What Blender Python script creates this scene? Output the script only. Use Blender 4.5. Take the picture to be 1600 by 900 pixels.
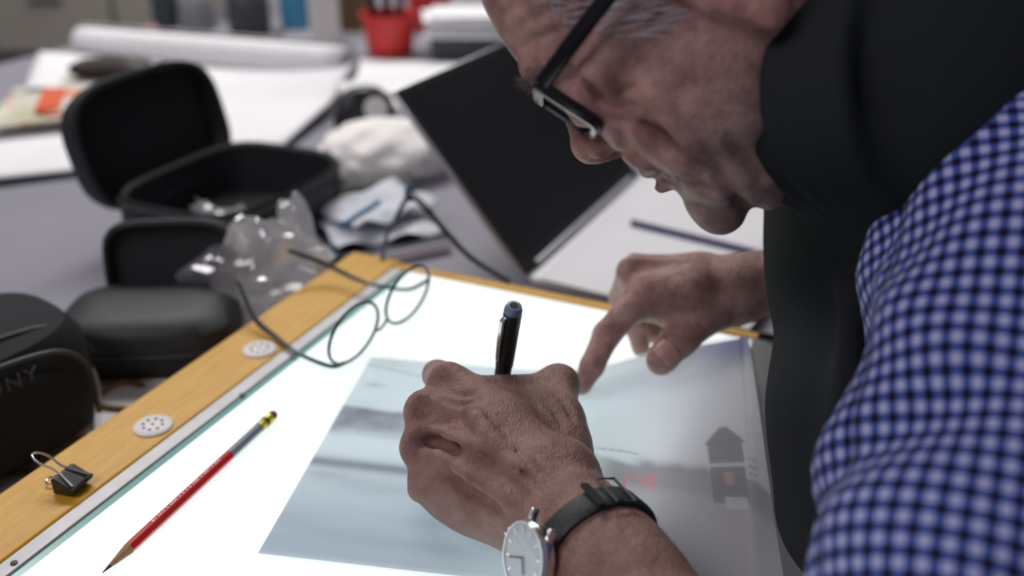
import bpy, bmesh, math, random
import numpy as np
from mathutils import Vector, Matrix
random.seed(7); RNG = np.random.default_rng(7)
for o in list(bpy.data.objects): bpy.data.objects.remove(o)

# ---------------------------------------------------------------- camera, world, lamps, exposure
ZT = 0.78                       # height of the light table glass above the floor
CAM_H = 0.42                    # camera height above the glass
PITCH = math.radians(26)
FPX = 1556.0                    # 35 mm lens on a 36 mm sensor, in pixels of a 1600 px wide frame
sc = bpy.context.scene
cd = bpy.data.cameras.new('camera'); cam = bpy.data.objects.new('camera', cd); sc.collection.objects.link(cam)
cam.location = (0, 0, ZT + CAM_H); cam.rotation_euler = (math.radians(90) - PITCH, 0, 0)
cd.sensor_width = 36; cd.lens = 36 * FPX / 1600; cd.clip_start = .02
cd.dof.use_dof = True; cd.dof.focus_distance = .60; cd.dof.aperture_fstop = 3.4
sc.camera = cam
w = bpy.data.worlds.new('world'); sc.world = w; w.use_nodes = True
w.node_tree.nodes['Background'].inputs[0].default_value = (.65, .635, .71, 1)
w.node_tree.nodes['Background'].inputs[1].default_value = .21
def area_lamp(name, loc, target, sx, sy, power, col):
    l = bpy.data.lights.new(name, 'AREA'); l.shape = 'RECTANGLE'; l.size = sx; l.size_y = sy; l.energy = power; l.color = col
    o = bpy.data.objects.new(name, l); sc.collection.objects.link(o); o.location = loc
    o.rotation_euler = (Vector(target) - Vector(loc)).to_track_quat('-Z', 'Y').to_euler(); return o
area_lamp('ceiling_or_fill_lamp', (-.9, 2.3, 2.6), (-.6, 1.2, 0), 1.6, .5, 36, (1, .97, .93))
area_lamp('ceiling_or_fill_lamp', (.1, 3.2, 2.7), (.1, 3.2, 0), 1.6, .5, 26, (1, .97, .95))
area_lamp('ceiling_or_fill_lamp', (-1.3, -.35, 2.6), (0, .6, .9), 1.2, .6, 18, (.94, .85, .96))  # added fill from the camera side to brighten the face, no known fixture
sc.view_settings.view_transform = 'Standard'; sc.view_settings.look = 'None'
sc.view_settings.exposure = 0.0; sc.view_settings.gamma = 1; sc.view_settings.use_curve_mapping = False
LIGHT_PANEL = .90

# ---------------------------------------------------------------- helpers
CP, SP = math.cos(PITCH), math.sin(PITCH)
V3 = lambda *a: np.array(a, float)
def ray(px, py):
    x = (px - 800) / FPX; y = (py - 450) / FPX
    return V3(x, CP - y * SP, -SP - y * CP)
def P(px, py, h=0.0):            # point of the sight line at height h above the glass
    r = ray(px, py); return V3(0, 0, CAM_H) + r * ((h - CAM_H) / r[2])
def PD(px, py, d):               # point of the sight line at depth d
    return V3(0, 0, CAM_H) + ray(px, py) * d
TU = V3(math.sin(math.radians(24.2)), math.cos(math.radians(24.2)), 0); TV = V3(TU[1], -TU[0], 0); UP = V3(0, 0, 1)
def uv(u, v, h=0.0): return TU * u + TV * v + UP * h
def nrm(v): v = np.asarray(v, float); return v / np.linalg.norm(v)
def frame(z, x):                 # orthonormal frame as columns x, y, z
    z = nrm(z); x = np.asarray(x, float); x = nrm(x - z * (x @ z)); return np.stack([x, np.cross(z, x), z], 1)
TABLE = np.stack([TU, -TV, UP], 1)      # box frame: x along u, y along -v (right handed)
def yaw(deg):
    a = math.radians(deg); return np.array([[math.cos(a), -math.sin(a), 0], [math.sin(a), math.cos(a), 0], [0, 0, 1.]])
def catmull(pts, n):
    pts = [np.asarray(p, float) for p in pts]; out = []
    for i in range(len(pts) - 1):
        p0 = pts[max(i - 1, 0)]; p1 = pts[i]; p2 = pts[i + 1]; p3 = pts[min(i + 2, len(pts) - 1)]
        for k in range(n):
            t = k / n
            out.append(.5 * (2 * p1 + (p2 - p0) * t + (2 * p0 - 5 * p1 + 4 * p2 - p3) * t * t + (3 * p1 - p0 - 3 * p2 + p3) * t ** 3))
    out.append(pts[-1]); return out

class MB:
    def __init__(s): s.v = []; s.f = []; s.m = []; s.uv = {}
    def add(s, vs, fs, mi=0):
        b = len(s.v); s.v += [tuple(map(float, q)) for q in vs]; s.f += [tuple(i + b for i in f) for f in fs]; s.m += [mi] * len(fs); return s
    def box(s, c, size, R=None, mi=0):
        R = np.eye(3) if R is None else R; hx = np.array(size) / 2
        vs = [np.asarray(c) + R @ (hx * V3(x, y, z)) for x in (-1, 1) for y in (-1, 1) for z in (-1, 1)]
        return s.add(vs, [(0, 1, 3, 2), (4, 6, 7, 5), (0, 4, 5, 1), (2, 3, 7, 6), (0, 2, 6, 4), (1, 5, 7, 3)], mi)
    def loft(s, rings, closed=True, cap0=True, cap1=True, mi=0):
        n = len(rings[0]); vs = [p for r in rings for p in r]; fs = []
        for i in range(len(rings) - 1):
            for j in range(n if closed else n - 1):
                k = (j + 1) % n; fs.append((i * n + j, i * n + k, (i + 1) * n + k, (i + 1) * n + j))
        if cap0: fs.append(tuple(range(n - 1, -1, -1)))
        if cap1: fs.append(tuple((len(rings) - 1) * n + j for j in range(n)))
        return s.add(vs, fs, mi)
    def tube(s, pts, r, n=10, mi=0, closed=False):
        pts = [np.asarray(p, float) for p in pts]; N = len(pts); r = [r] * N if np.isscalar(r) else r
        rings = []; x = None
        for i in range(N):
            if closed: t = pts[(i + 1) % N] - pts[i - 1]
            else: t = pts[min(i + 1, N - 1)] - pts[max(i - 1, 0)]
            t = nrm(t)
            if x is None: x = np.cross(t, UP if abs(t[2]) < .9 else V3(1, 0, 0))
            x = nrm(x - t * (x @ t)); y = np.cross(t, x)
            rings.append([pts[i] + r[i] * (math.cos(a) * x + math.sin(a) * y) for a in np.linspace(0, 2 * math.pi, n, endpoint=False)])
        if closed: rings.append(rings[0]); return s.loft(rings, True, False, False, mi)
        return s.loft(rings, mi=mi)
    def lathe(s, prof, c, R=None, n=32, mi=0, cap0=True, cap1=True):   # prof: (radius, height) along frame z
        R = np.eye(3) if R is None else R
        rings = [[np.asarray(c) + R @ V3(r * math.cos(a), r * math.sin(a), z) for a in np.linspace(0, 2 * math.pi, n, endpoint=False)] for r, z in prof]
        return s.loft(rings, mi=mi, cap0=cap0, cap1=cap1)
    def rings(s, spec, c, R=None, n=48, mi=0, cap0=True, cap1=True):   # superellipse rings: (hx, hy, z, exponent, ox, oy)
        R = np.eye(3) if R is None else R; out = []
        for q in spec:
            hx, hy, z, e = q[:4]; ox, oy = (q[4], q[5]) if len(q) > 4 else (0, 0); ring = []
            for a in np.linspace(0, 2 * math.pi, n, endpoint=False):
                ca, sa = math.cos(a), math.sin(a)
                ring.append(np.asarray(c) + R @ V3(ox + hx * math.copysign(abs(ca) ** (2 / e), ca), oy + hy * math.copysign(abs(sa) ** (2 / e), sa), z))
            out.append(ring)
        return s.loft(out, mi=mi, cap0=cap0, cap1=cap1)
    def grid(s, fn, nu, nv, mi=0):
        b = len(s.v); vs = [fn(i / nu, j / nv) for i in range(nu + 1) for j in range(nv + 1)]
        for i in range(nu + 1):
            for j in range(nv + 1): s.uv[b + i * (nv + 1) + j] = (i / nu, j / nv)
        return s.add(vs, [(i * (nv + 1) + j, (i + 1) * (nv + 1) + j, (i + 1) * (nv + 1) + j + 1, i * (nv + 1) + j + 1) for i in range(nu) for j in range(nv)], mi)

def obj(name, mb, m, parent=None, bevel=0, seg=2, smooth=True, angle=40, solid=0, sub=0):
    """one mesh object; coordinates are heights above the glass"""
    off = V3(0, 0, ZT)
    if parent is not None: off = off - np.array(parent.matrix_world.translation)
    me = bpy.data.meshes.new(name)
    if isinstance(mb, MB): vs, fs = np.array(mb.v) + off, mb.f
    else: vs, fs = np.asarray(mb[0]) + off, mb[1]
    me.from_pydata(vs.tolist() if len(vs) < 60000 else list(map(tuple, vs)), [], fs if isinstance(fs, list) else fs.tolist())
    for q in (m if isinstance(m, (list, tuple)) else [m]): me.materials.append(q)
    if isinstance(mb, MB):
        if max(mb.m, default=0): me.polygons.foreach_set('material_index', mb.m)
        if mb.uv:
            l = me.uv_layers.new(name='uv'); vi = np.empty(len(me.loops), int); me.loops.foreach_get('vertex_index', vi)
            l.data.foreach_set('uv', np.array([mb.uv.get(i, (0, 0)) for i in vi], dtype=np.float32).ravel())
    if isinstance(mb, MB): bm = bmesh.new(); bm.from_mesh(me); bmesh.ops.recalc_face_normals(bm, faces=bm.faces); bm.to_mesh(me); bm.free()
    me.polygons.foreach_set('use_smooth', [smooth] * len(me.polygons))
    if smooth and angle < 180: me.set_sharp_from_angle(angle=math.radians(angle))
    o = bpy.data.objects.new(name, me); sc.collection.objects.link(o)
    if parent is not None:
        o.parent = parent
        o['w'] = 1; del o['w']
    if solid: md = o.modifiers.new('solid', 'SOLIDIFY'); md.thickness = solid; md.offset = 0
    if bevel: md = o.modifiers.new('bevel', 'BEVEL'); md.width = bevel; md.segments = seg; md.limit_method = 'ANGLE'; md.angle_limit = math.radians(35)
    if sub: md = o.modifiers.new('sub', 'SUBSURF'); md.levels = sub; md.render_levels = sub
    return o
class _T: pass
def tag(o, label, cat, group=None):
    o['label'] = label; o['category'] = cat
    if group: o['group'] = group
    return o
def thing(name, loc, label, cat, group=None):
    o = bpy.data.objects.new(name, None); sc.collection.objects.link(o); o.empty_display_size = .02
    o.location = (loc[0], loc[1], loc[2] + ZT); o.matrix_world = Matrix.Translation(o.location); return tag(o, label, cat, group)
def sub(name, mb, m, part, root, **k):     # sub-part: local to its part, whose origin is the root's origin
    o = obj(name, mb, m, root, **k); o.parent = part; return o

def mat(name, col, rough=.6, metal=0, noise=0, nscale=40, col2=None, bump=0, bscale=200, spec=.5, trans=0, sheen=0, coat=0, alpha=1, ior=1.45, sss=0, stretch=None):
    m = bpy.data.materials.new(name); m.use_nodes = True; nt = m.node_tree; b = nt.nodes['Principled BSDF']
    b.inputs['Base Color'].default_value = (*col, 1); b.inputs['Roughness'].default_value = rough; b.inputs['Metallic'].default_value = metal
    b.inputs['Specular IOR Level'].default_value = spec; b.inputs['Transmission Weight'].default_value = trans; b.inputs['IOR'].default_value = ior
    b.inputs['Sheen Weight'].default_value = sheen; b.inputs['Coat Weight'].default_value = coat; b.inputs['Alpha'].default_value = alpha
    if sss:
        b.inputs['Subsurface Weight'].default_value = sss; b.inputs['Subsurface Radius'].default_value = (1, .35, .2); b.inputs['Subsurface Scale'].default_value = .006
    tc = nt.nodes.new('ShaderNodeTexCoord'); src = tc.outputs['Object']
    if stretch is not None:
        mp = nt.nodes.new('ShaderNodeMapping'); mp.vector_type = 'TEXTURE'; mp.inputs['Scale'].default_value = tuple(1 / q for q in stretch[0]); mp.inputs['Rotation'].default_value = stretch[1]; nt.links.new(src, mp.inputs[0]); src = mp.outputs[0]
    if noise or col2:
        n = nt.nodes.new('ShaderNodeTexNoise'); n.inputs['Scale'].default_value = nscale; n.inputs['Detail'].default_value = 5; nt.links.new(src, n.inputs['Vector'])
        r = nt.nodes.new('ShaderNodeValToRGB'); r.color_ramp.elements[0].position = .3; r.color_ramp.elements[1].position = .7
        c2 = col2 if col2 else tuple(max(0, c * (1 - noise)) for c in col)
        r.color_ramp.elements[0].color = (*c2, 1); r.color_ramp.elements[1].color = (*col, 1)
        nt.links.new(n.outputs['Fac'], r.inputs[0]); nt.links.new(r.outputs[0], b.inputs['Base Color'])
    if bump:
        n2 = nt.nodes.new('ShaderNodeTexNoise'); n2.inputs['Scale'].default_value = bscale; n2.inputs['Detail'].default_value = 4; nt.links.new(src, n2.inputs['Vector'])
        bp = nt.nodes.new('ShaderNodeBump'); bp.inputs['Strength'].default_value = bump; bp.inputs['Distance'].default_value = .002
        nt.links.new(n2.outputs['Fac'], bp.inputs['Height']); nt.links.new(bp.outputs[0], b.inputs['Normal'])
    return m
def N(m, kind, **k):
    n = m.node_tree.nodes.new(kind)
    for a, v in k.items():
        if a.startswith('i_'): n.inputs[int(a[2:])].default_value = v
        else: setattr(n, a, v)
    return n
def L(m, a, b): m.node_tree.links.new(a, b)

# ---------------------------------------------------------------- implicit bodies (smooth unions of rounded shapes) and their surface
class SDF:
    def __init__(s): s.p = []
    def cone(s, a, b, ra, rb, k=.006, op=1): s.p.append((op, k, 'c', (np.asarray(a, float), np.asarray(b, float), ra, rb))); return s
    def chain(s, pts, rs, k=.006, op=1):
        for i in range(len(pts) - 1): s.cone(pts[i], pts[i + 1], rs[i], rs[i + 1], k, op)
        return s
    def ell(s, c, r, R=None, k=.006, op=1): s.p.append((op, k, 'e', (np.asarray(c, float), np.asarray(r, float), np.eye(3) if R is None else R))); return s
    def fn(s, f, k=.006, op=1): s.p.append((op, k, 'f', f)); return s
    @staticmethod
    def _d(q, X):
        t, a = q[2], q[3]
        if t == 'c':
            A, B, ra, rb = a; ab = B - A; L2 = max(ab @ ab, 1e-12); h = np.clip(((X - A) @ ab) / L2, 0, 1)
            D = X - A - h[:, None] * ab; return np.sqrt(np.einsum('ij,ij->i', D, D)) - (ra + (rb - ra) * h)
        if t == 'e':
            c, r, R = a; Y = (X - c) @ R; k0 = np.sqrt((((Y / r)) ** 2).sum(1)); k1 = np.sqrt(((Y / r ** 2) ** 2).sum(1)) + 1e-9
            return k0 * (k0 - 1) / k1
        return a(X)
    def __call__(s, X, use=None):
        d = None
        for i in (range(len(s.p)) if use is None else use):
            q = s.p[i]; e = s._d(q, X); k = q[1]
            if q[0] > 0:
                if d is None: d = e; continue
                h = np.maximum(k - np.abs(d - e), 0) / k; d = np.minimum(d, e) - h * h * k * .25
            elif d is not None:
                h = np.maximum(k - np.abs(d + e), 0) / k; d = np.maximum(d, -e) + h * h * k * .25
        return d if d is not None else np.full(len(X), 9.)
    def mesh(s, lo, hi, res, B=16, keep=None):
        lo = np.asarray(lo, float); nb = np.ceil((np.asarray(hi) - lo) / (res * B)).astype(int); hd = res * B * .866
        ii = np.stack(np.meshgrid(*[np.arange(n) for n in nb], indexing='ij'), -1).reshape(-1, 3)
        ctr = lo + (ii + .5) * res * B
        per = [s._d(q, ctr) for q in s.p]
        f = s(ctr); ok = np.abs(f) < hd * 1.7 + .006
        if keep is not None: ok &= keep(ctr)
        per = np.array(per); Nn = (nb * B + 2); cells = []; verts = []; quads = []
        g = np.arange(B + 1); G = np.stack(np.meshgrid(g, g, g, indexing='ij'), -1).reshape(-1, 3)
        lin = lambda c: (c[..., 0] * Nn[1] + c[..., 1]) * Nn[2] + c[..., 2]
        ops = np.array([q[0] for q in s.p]); ks = np.array([q[1] for q in s.p])
        for b in np.nonzero(ok)[0]:
            near = per[:, b]
            use = np.nonzero(np.where(ops > 0, near - 1.6 * hd < max(f[b], 0) + 1.5 * hd + ks, near < 1.8 * hd + ks))[0]
            if not len(use): continue
            base = ii[b] * B; X = lo + (base + G) * res; D = s(X, use).reshape(B + 1, B + 1, B + 1); S = D < 0
            c8 = np.stack([S[x:B + x, y:B + y, z:B + z] for x in (0, 1) for y in (0, 1) for z in (0, 1)], 0).sum(0)
            act = (c8 > 0) & (c8 < 8)
            if not act.any(): continue
            ac = np.argwhere(act); acc = np.zeros((len(ac), 3)); cnt = np.zeros(len(ac))
            for ax in range(3):
                o1, o2 = [q for q in range(3) if q != ax]
                for p in (0, 1):
                    for q in (0, 1):
                        c0 = ac.copy(); c0[:, o1] += p; c0[:, o2] += q; c1 = c0.copy(); c1[:, ax] += 1
                        d0 = D[tuple(c0.T)]; d1 = D[tuple(c1.T)]; m = (d0 < 0) != (d1 < 0)
                        t = np.where(m, d0 / np.where(m, d0 - d1, 1), 0); e = c0 - ac + 0.0; e[:, ax] += t
                        acc += e * m[:, None]; cnt += m
            verts.append(lo + (base + ac + acc / cnt[:, None]) * res); cells.append(lin(base + ac))
            for ax in range(3):
                o1, o2 = [(1, 2), (2, 0), (0, 1)][ax]
                c1 = ac.copy(); c1[:, ax] += 1
                s0 = S[tuple(ac.T)]; s1 = S[tuple(c1.T)]; m = s0 != s1
                if not m.any(): continue
                c = ac[m] + base; u1 = np.zeros(3, int); u1[o1] = 1; u2 = np.zeros(3, int); u2[o2] = 1
                Q = np.stack([lin(c), lin(c - u1), lin(c - u1 - u2), lin(c - u2)], 1)
                fl = ~s0[m]; Q[fl] = Q[fl][:, ::-1]; quads.append(Q)
        cells = np.concatenate(cells); verts = np.concatenate(verts); quads = np.concatenate(quads)
        o = np.argsort(cells); cs = cells[o]; pos = np.searchsorted(cs, quads); pos = np.clip(pos, 0, len(cs) - 1)
        good = (cs[pos] == quads).all(1); F = o[pos[good]]
        used = np.zeros(len(verts), bool); used[F.ravel()] = True; re = np.cumsum(used) - 1
        return verts[used], re[F]
def relax(V, Fq, f=None, n=2, lam=.5):
    for _ in range(n):
        A = np.zeros_like(V); c = np.zeros(len(V))
        for i in range(4):
            for j in ((i + 1) % 4, (i + 3) % 4):
                np.add.at(A, Fq[:, i], V[Fq[:, j]]); np.add.at(c, Fq[:, i], 1)
        V = V + lam * (A / np.maximum(c, 1)[:, None] - V)
    return V
def smooth_curve(xs, ys):            # cubic through a table, for profiles
    xs = np.array(xs, float); ys = np.array(ys, float); m = np.gradient(ys, xs)
    def f(x):
        x = np.clip(x, xs[0], xs[-1]); i = np.clip(np.searchsorted(xs, x) - 1, 0, len(xs) - 2); h = xs[i + 1] - xs[i]; t = (x - xs[i]) / h
        return (2 * t ** 3 - 3 * t ** 2 + 1) * ys[i] + (t ** 3 - 2 * t ** 2 + t) * h * m[i] + (-2 * t ** 3 + 3 * t ** 2) * ys[i + 1] + (t ** 3 - t ** 2) * h * m[i + 1]
    return f
def smoothstep(a, b, x): t = np.clip((x - a) / (b - a), 0, 1); return t * t * (3 - 2 * t)
# ---------------------------------------------------------------- materials
M_wood = mat('golden_wood', (.70, .385, .035), .40, noise=.35, nscale=9, col2=(.56, .29, .02), bump=.15, bscale=30, stretch=((3, 40, 40), (0, 0, math.radians(65.8))), coat=.15)
M_shadewood = mat('shaded_wood', (.05, .028, .012), .5, noise=.4, nscale=9)  # rail wood with the man's shadow painted in as a darker colour
M_alu = mat('aluminium', (.42, .42, .43), .45, .4, noise=.15, nscale=60)
M_black = mat('black_cloth', (.026, .030, .032), .8, bump=.5, bscale=900, spec=.22)
M_blackpl = mat('black_plastic', (.018, .020, .023), .38, spec=.45)
M_softblk = mat('black_leatherette', (.026, .030, .032), .5, bump=.25, bscale=500, spec=.4)
M_inner = mat('black_lining', (.026, .028, .030), .95, spec=.12)
M_white = mat('white_paper', (.80, .80, .82), .85, noise=.06, nscale=6, spec=.2)
M_whitepl = mat('white_plastic', (.78, .77, .74), .45)
M_grey = mat('grey_laminate', (.27, .265, .31), .5, noise=.12, nscale=3, spec=.35)
M_steel = mat('polished_steel', (.75, .75, .76), .18, 1)
M_silver = mat('silver_aluminium', (.60, .60, .62), .33, .85)
M_dkgrey = mat('dark_grey_plastic', (.06, .063, .068), .5)
M_gap = mat('dark_gap', (.02, .02, .02), .9)
M_red = mat('red_plastic', (.62, .035, .03), .4)
M_redpaint = mat('red_lacquer', (.55, .018, .02), .28, coat=.4)
M_wall = mat('painted_wall', (.36, .35, .36), .9, noise=.08, nscale=3)
M_floor = mat('floor_vinyl', (.16, .16, .18), .6, noise=.25, nscale=5)
def emis(name, col, s, gloss=.0):
    m = bpy.data.materials.new(name); m.use_nodes = True; b = m.node_tree.nodes['Principled BSDF']
    b.inputs['Base Color'].default_value = (.3, .33, .33, 1); b.inputs['Roughness'].default_value = .2
    b.inputs['Emission Color'].default_value = (*col, 1); b.inputs['Emission Strength'].default_value = s; return m
M_panel = emis('lit_glass', (.90, 1, .985), LIGHT_PANEL)
M_green = mat('green_glass_edge', (.22, .46, .42), .15, spec=.6)
def thin(name, col, alpha_transp, rough=.8, gloss=.05):
    m = bpy.data.materials.new(name); m.use_nodes = True; nt = m.node_tree; nt.nodes.remove(nt.nodes['Principled BSDF']); out = nt.nodes['Material Output']
    t = N(m, 'ShaderNodeBsdfTranslucent'); d = N(m, 'ShaderNodeBsdfDiffuse'); tr = N(m, 'ShaderNodeBsdfTransparent'); g = N(m, 'ShaderNodeBsdfGlossy'); g.inputs['Roughness'].default_value = rough
    for q in (t, d): q.inputs[0].default_value = (*col, 1)
    m1 = N(m, 'ShaderNodeMixShader', i_0=.35); L(m, t.outputs[0], m1.inputs[1]); L(m, d.outputs[0], m1.inputs[2])
    m2 = N(m, 'ShaderNodeMixShader', i_0=gloss); L(m, m1.outputs[0], m2.inputs[1]); L(m, g.outputs[0], m2.inputs[2])
    m3 = N(m, 'ShaderNodeMixShader', i_0=alpha_transp); L(m, m2.outputs[0], m3.inputs[1]); L(m, tr.outputs[0], m3.inputs[2]); L(m, m3.outputs[0], out.inputs[0])
    m['t'] = 1; return m, (t, d)
M_trace, _ = thin('tracing_paper', (.86, .88, .90), .68)
M_film, _ = thin('clear_film', (.80, .80, .83), .52, .07, .40)
M_glass, _ = thin('clear_lens', (.9, .95, .95), .93, .02, .75)

# ---------------------------------------------------------------- the room
FL = -ZT; DH = -.06
def struct(name, mb, m, **k): o = obj(name, mb, m, **k); o['kind'] = 'structure'; return o
struct('floor', MB().box((0, 2, FL - .02), (8, 8, .04)), M_floor)
struct('wall_back', MB().box((0, 4.55, FL + 1.4), (8, .1, 2.8)), M_wall)
struct('wall_left', MB().box((-3.2, 2, FL + 1.4), (.1, 8, 2.8)), M_wall)
struct('baseboard_back', MB().box((0, 4.485, FL + .05), (8, .03, .1)), M_dkgrey)
# desk: an L shaped top on panel legs
dk = thing('desk', uv(.9, -.8, FL), 'wide grey laminate desk carrying the light table, cases and papers', 'desk')
mb = MB(); mb.box(uv(1.375, -.935, DH - .015), (2.55, 1.70, .03), TABLE); obj('desk_top', mb, M_grey, dk, bevel=.004)
mb = MB(); mb.box(uv(1.86, .41, DH - .015), (1.58, .985, .03), TABLE); obj('side_top', mb, M_grey, dk, bevel=.004)
for u_, v_ in ((.2, -1.7), (.2, -.16), (2.55, -1.7), (2.55, .8), (1.15, .8)):
    mb = MB(); mb.box(uv(u_, v_, (FL + DH - .03) / 2), (.06, .06, -FL + DH - .03), TABLE); obj('leg', mb, M_dkgrey, dk, bevel=.004)

# ---------------------------------------------------------------- the light table
lt = thing('light_table', uv(.46, -.3, DH), 'light table with glowing white glass set in golden wooden rails', 'light table')
U0, U1 = .16, .777
mb = MB().box(uv((U0 + U1) / 2, -.291, -.004), (U1 - U0, .340, .008), TABLE); obj('glass_panel', mb, M_panel, lt)
mb = MB().box(uv((U0 + U1) / 2, -.4640, -.0025), (U1 - U0, .006, .0052), TABLE); o = obj('glass_edge', mb, M_green, lt); o['label'] = 'thin sea green edge of the glass'
mb = MB().box(uv((U0 + U1) / 2, -.4735, -.002), (U1 - U0, .013, .007), TABLE); strip = obj('metal_strip', mb, M_alu, lt, bevel=.001)
for px, py in ((378, 617), (22, 880)):
    c = P(px, py, .0015); mb = MB().lathe([(.0022, 0), (.0022, .0006), (.0012, .001)], c, n=14); sub('screw', mb, M_dkgrey, strip, lt)
mb = MB().box(uv(.477, -.5085, -.028), (.634, .057, .060), TABLE); obj('side_rail', mb, M_wood, lt, bevel=.002)
mb = MB().box(uv(.7835, -.28, -.028), (.012, .40, .060), TABLE); obj('back_rail', mb, M_wood, lt, bevel=.0015)
mb = MB().box(uv(.477, -.0975, -.028), (.634, .043, .060), TABLE); obj('side_rail', mb, M_shadewood, lt, bevel=.002)  # right rail, its shade put into the colour
mb = MB().box(uv(.1375, -.28, -.028), (.045, .40, .060), TABLE); obj('front_rail', mb, M_wood, lt, bevel=.002)
mb = MB().box(uv((U0 + U1) / 2, -.2975, -.034), (U1 - U0, .356, .050), TABLE); obj('light_box', mb, M_whitepl, lt)
for u_, v_ in ((.4573, -.4985), (.5844, -.4975)):
    c = uv(u_, v_, .002); vc = obj('vent_cap', MB().lathe([(.0142, 0), (.0142, .0012), (.0132, .002), (.002, .0022)], c, n=40), M_whitepl, lt)
    for k in range(9):
        a = k * 2 * math.pi / 8; hc = c + (V3(math.cos(a), math.sin(a), 0) * .0072 if k < 8 else 0) + UP * .0021
        sub('hole', MB().lathe([(.0012, 0), (.0012, .0003)], hc, n=10), M_gap, vc, lt)

# ---------------------------------------------------------------- sheets on the glass
S0 = P(580, 560); E1 = nrm(V3(.987, -.16, 0)); E2 = V3(E1[1], -E1[0], 0)     # along the top edge, down the left edge
def sheet_pt(s, t, lift=0.0):
    pk = .042 - .12 * t; s = s + .065 * t * smoothstep(.1, .28, s); h = pk * (smoothstep(.13, .36, s) * 1.30 if s <= .300 else (1.128 - (s - .300) * 9))
    h += .0012 * math.sin(s * 60 + t * 25) * smoothstep(.10, .2, s)
    h += .010 * math.exp(-((s - .165) / .03) ** 2 - (t / .03) ** 2) * 0
    return S0 + E1 * (s - max(0, s - .305) * .22) + E2 * t + UP * (h + lift)
def st(px, py, h=0): q = P(px, py, h) - S0; return q @ E1, q @ E2
PW, PH, TW, TH = .306, .246, .366, .262
def print_colour(s, t):
    s, t = np.asarray(s), np.asarray(t); c = np.empty(s.shape + (3,)); c[:] = (.72, .79, .83)
    rng = np.random.default_rng(3)
    def nz(fs, ft, seed):
        G_ = np.random.default_rng(seed).random((97, 97)); o_ = 0
        for k in (1, 2):
            x = (s + .05) * fs * k / 5; y = (t + .05) * ft * k / 5; i = np.floor(x).astype(int); j = np.floor(y).astype(int); a = x - i; b = y - j; a = a * a * (3 - 2 * a); b = b * b * (3 - 2 * b); g = lambda p, q: G_[p % 97, q % 97]
            o_ = o_ + (g(i, j) * (1 - a) * (1 - b) + g(i + 1, j) * a * (1 - b) + g(i, j + 1) * (1 - a) * b + g(i + 1, j + 1) * a * b) * (.65 if k == 1 else .35)
        return np.clip((o_ - .5) * 1.5 + .5, 0, 1)
    def blend(m, col): c[:] = c * (1 - m[..., None]) + np.array(col) * m[..., None]
    def box(p0, p1, soft=.003, h=0):
        (a, b), (a2, b2) = st(*p0, h), st(*p1, h)
        return smoothstep(a - soft, a + soft, s) * smoothstep(a2 + soft, a2 - soft, s) * smoothstep(b - soft, b + soft, t) * smoothstep(b2 + soft, b2 - soft, t)
    lw = smoothstep(.20, .08, s)
    blend(smoothstep(.10, .24, t) * lw * .8, (.34, .41, .49))                     # water, deeper to the front
    w1 = smoothstep(.075, .083, t + .006 * nz(170, 300, 1)) * smoothstep(.122, .100, t + .004 * nz(210, 260, 2)) * lw
    blend(w1 * (.6 + .4 * nz(420, 500, 3)), (.17, .19, .25))                      # far bank with boats
    w2 = np.exp(-((t - .148 - .02 * s) / .006) ** 2) * lw; blend(w2 * .9, (.14, .17, .22))
    w3 = np.exp(-((t - .166 - .02 * s) / .012) ** 2) * lw; blend(w3 * .65 * nz(150, 800, 5), (.30, .36, .44))
    w4 = smoothstep(.18, .235, t + .01 * nz(60, 90, 7)) * lw; blend(w4 * .6 * nz(90, 420, 4), (.30, .36, .46))
    blend(np.exp(-((t - .012 - .22 * s - .6 * s * s) / .0012) ** 2) * smoothstep(.12, .02, s) * .6, (.22, .27, .36))   # cable in the sky
    blend(np.exp(-((s - .022) / .012) ** 2 - ((t - .008) / .005) ** 2) * .5, (.62, .62, .48))
    for (px, py, rs, rt_) in ((550, 652, .006, .004), (524, 672, .004, .003), (585, 604, .007, .003)):
        a, b = st(px, py); blend(np.exp(-((s - a) / rs) ** 2 - ((t - b) / rt_) ** 2) * .6, (.24, .28, .36))
    a, b = st(560, 685); blend(((np.abs(t - b + .003) < .0007) & (np.abs(s - a - .02) < .022)).astype(float) * .45, (.30, .36, .42)); blend(((np.abs(s - a - .041) < .0008) & (np.abs(t - b - .004) < .008)).astype(float) * .45, (.30, .36, .42))
    rg = smoothstep(.19, .25, s)                                                   # right half: tower on the bank
    blend(rg * .75, (.75, .735, .80))
    (ha, hb_), (hc, hd) = st(955, 730, .008), st(1135, 742, .032); hz = hb_ + (hd - hb_) * (s - ha) / (hc - ha)
    blend(smoothstep(hz - .004, hz + .003, t + .006 * nz(260, 40, 6)) * smoothstep(hz + .034, hz + .014, t) * smoothstep(.185, .21, s) * .9, (.27, .26, .29))
    blend(smoothstep(hz + .012, hz + .03, t) * smoothstep(.17, .24, s) * (.5 + .25 * nz(60, 180, 8)), (.40, .39, .43))
    for (sx, ww) in ((.245, .010), (.228, .007), (.262, .006)):
        blend(np.exp(-((s - sx) / ww) ** 2 - ((t - hz + .004) / .006) ** 2) * .8, (.22, .22, .25))
    a, b = st(1115, 715, .031); b = b + .0 * s; tz = t; t = b + (t - b) / 1.7
    body = ((np.abs(s - a) < .0115) & (np.abs(t - b - .004) < .017)).astype(float); blend(body * .9, (.10, .10, .13))
    roof = ((t > b - .022) & (t < b - .012) & (np.abs(s - a) < (t - b + .024) * 1.15)).astype(float); blend(roof * .9, (.09, .09, .12))
    blend(((np.abs(s - a) < .0125) & (np.abs(t - b - .0005) < .0008)).astype(float) * .8, (.75, .75, .78))
    blend(((np.abs(s - a - .0005) < .003) & (np.abs(t - b - .008) < .0035)).astype(float) * .6, (.62, .36, .26))
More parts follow.
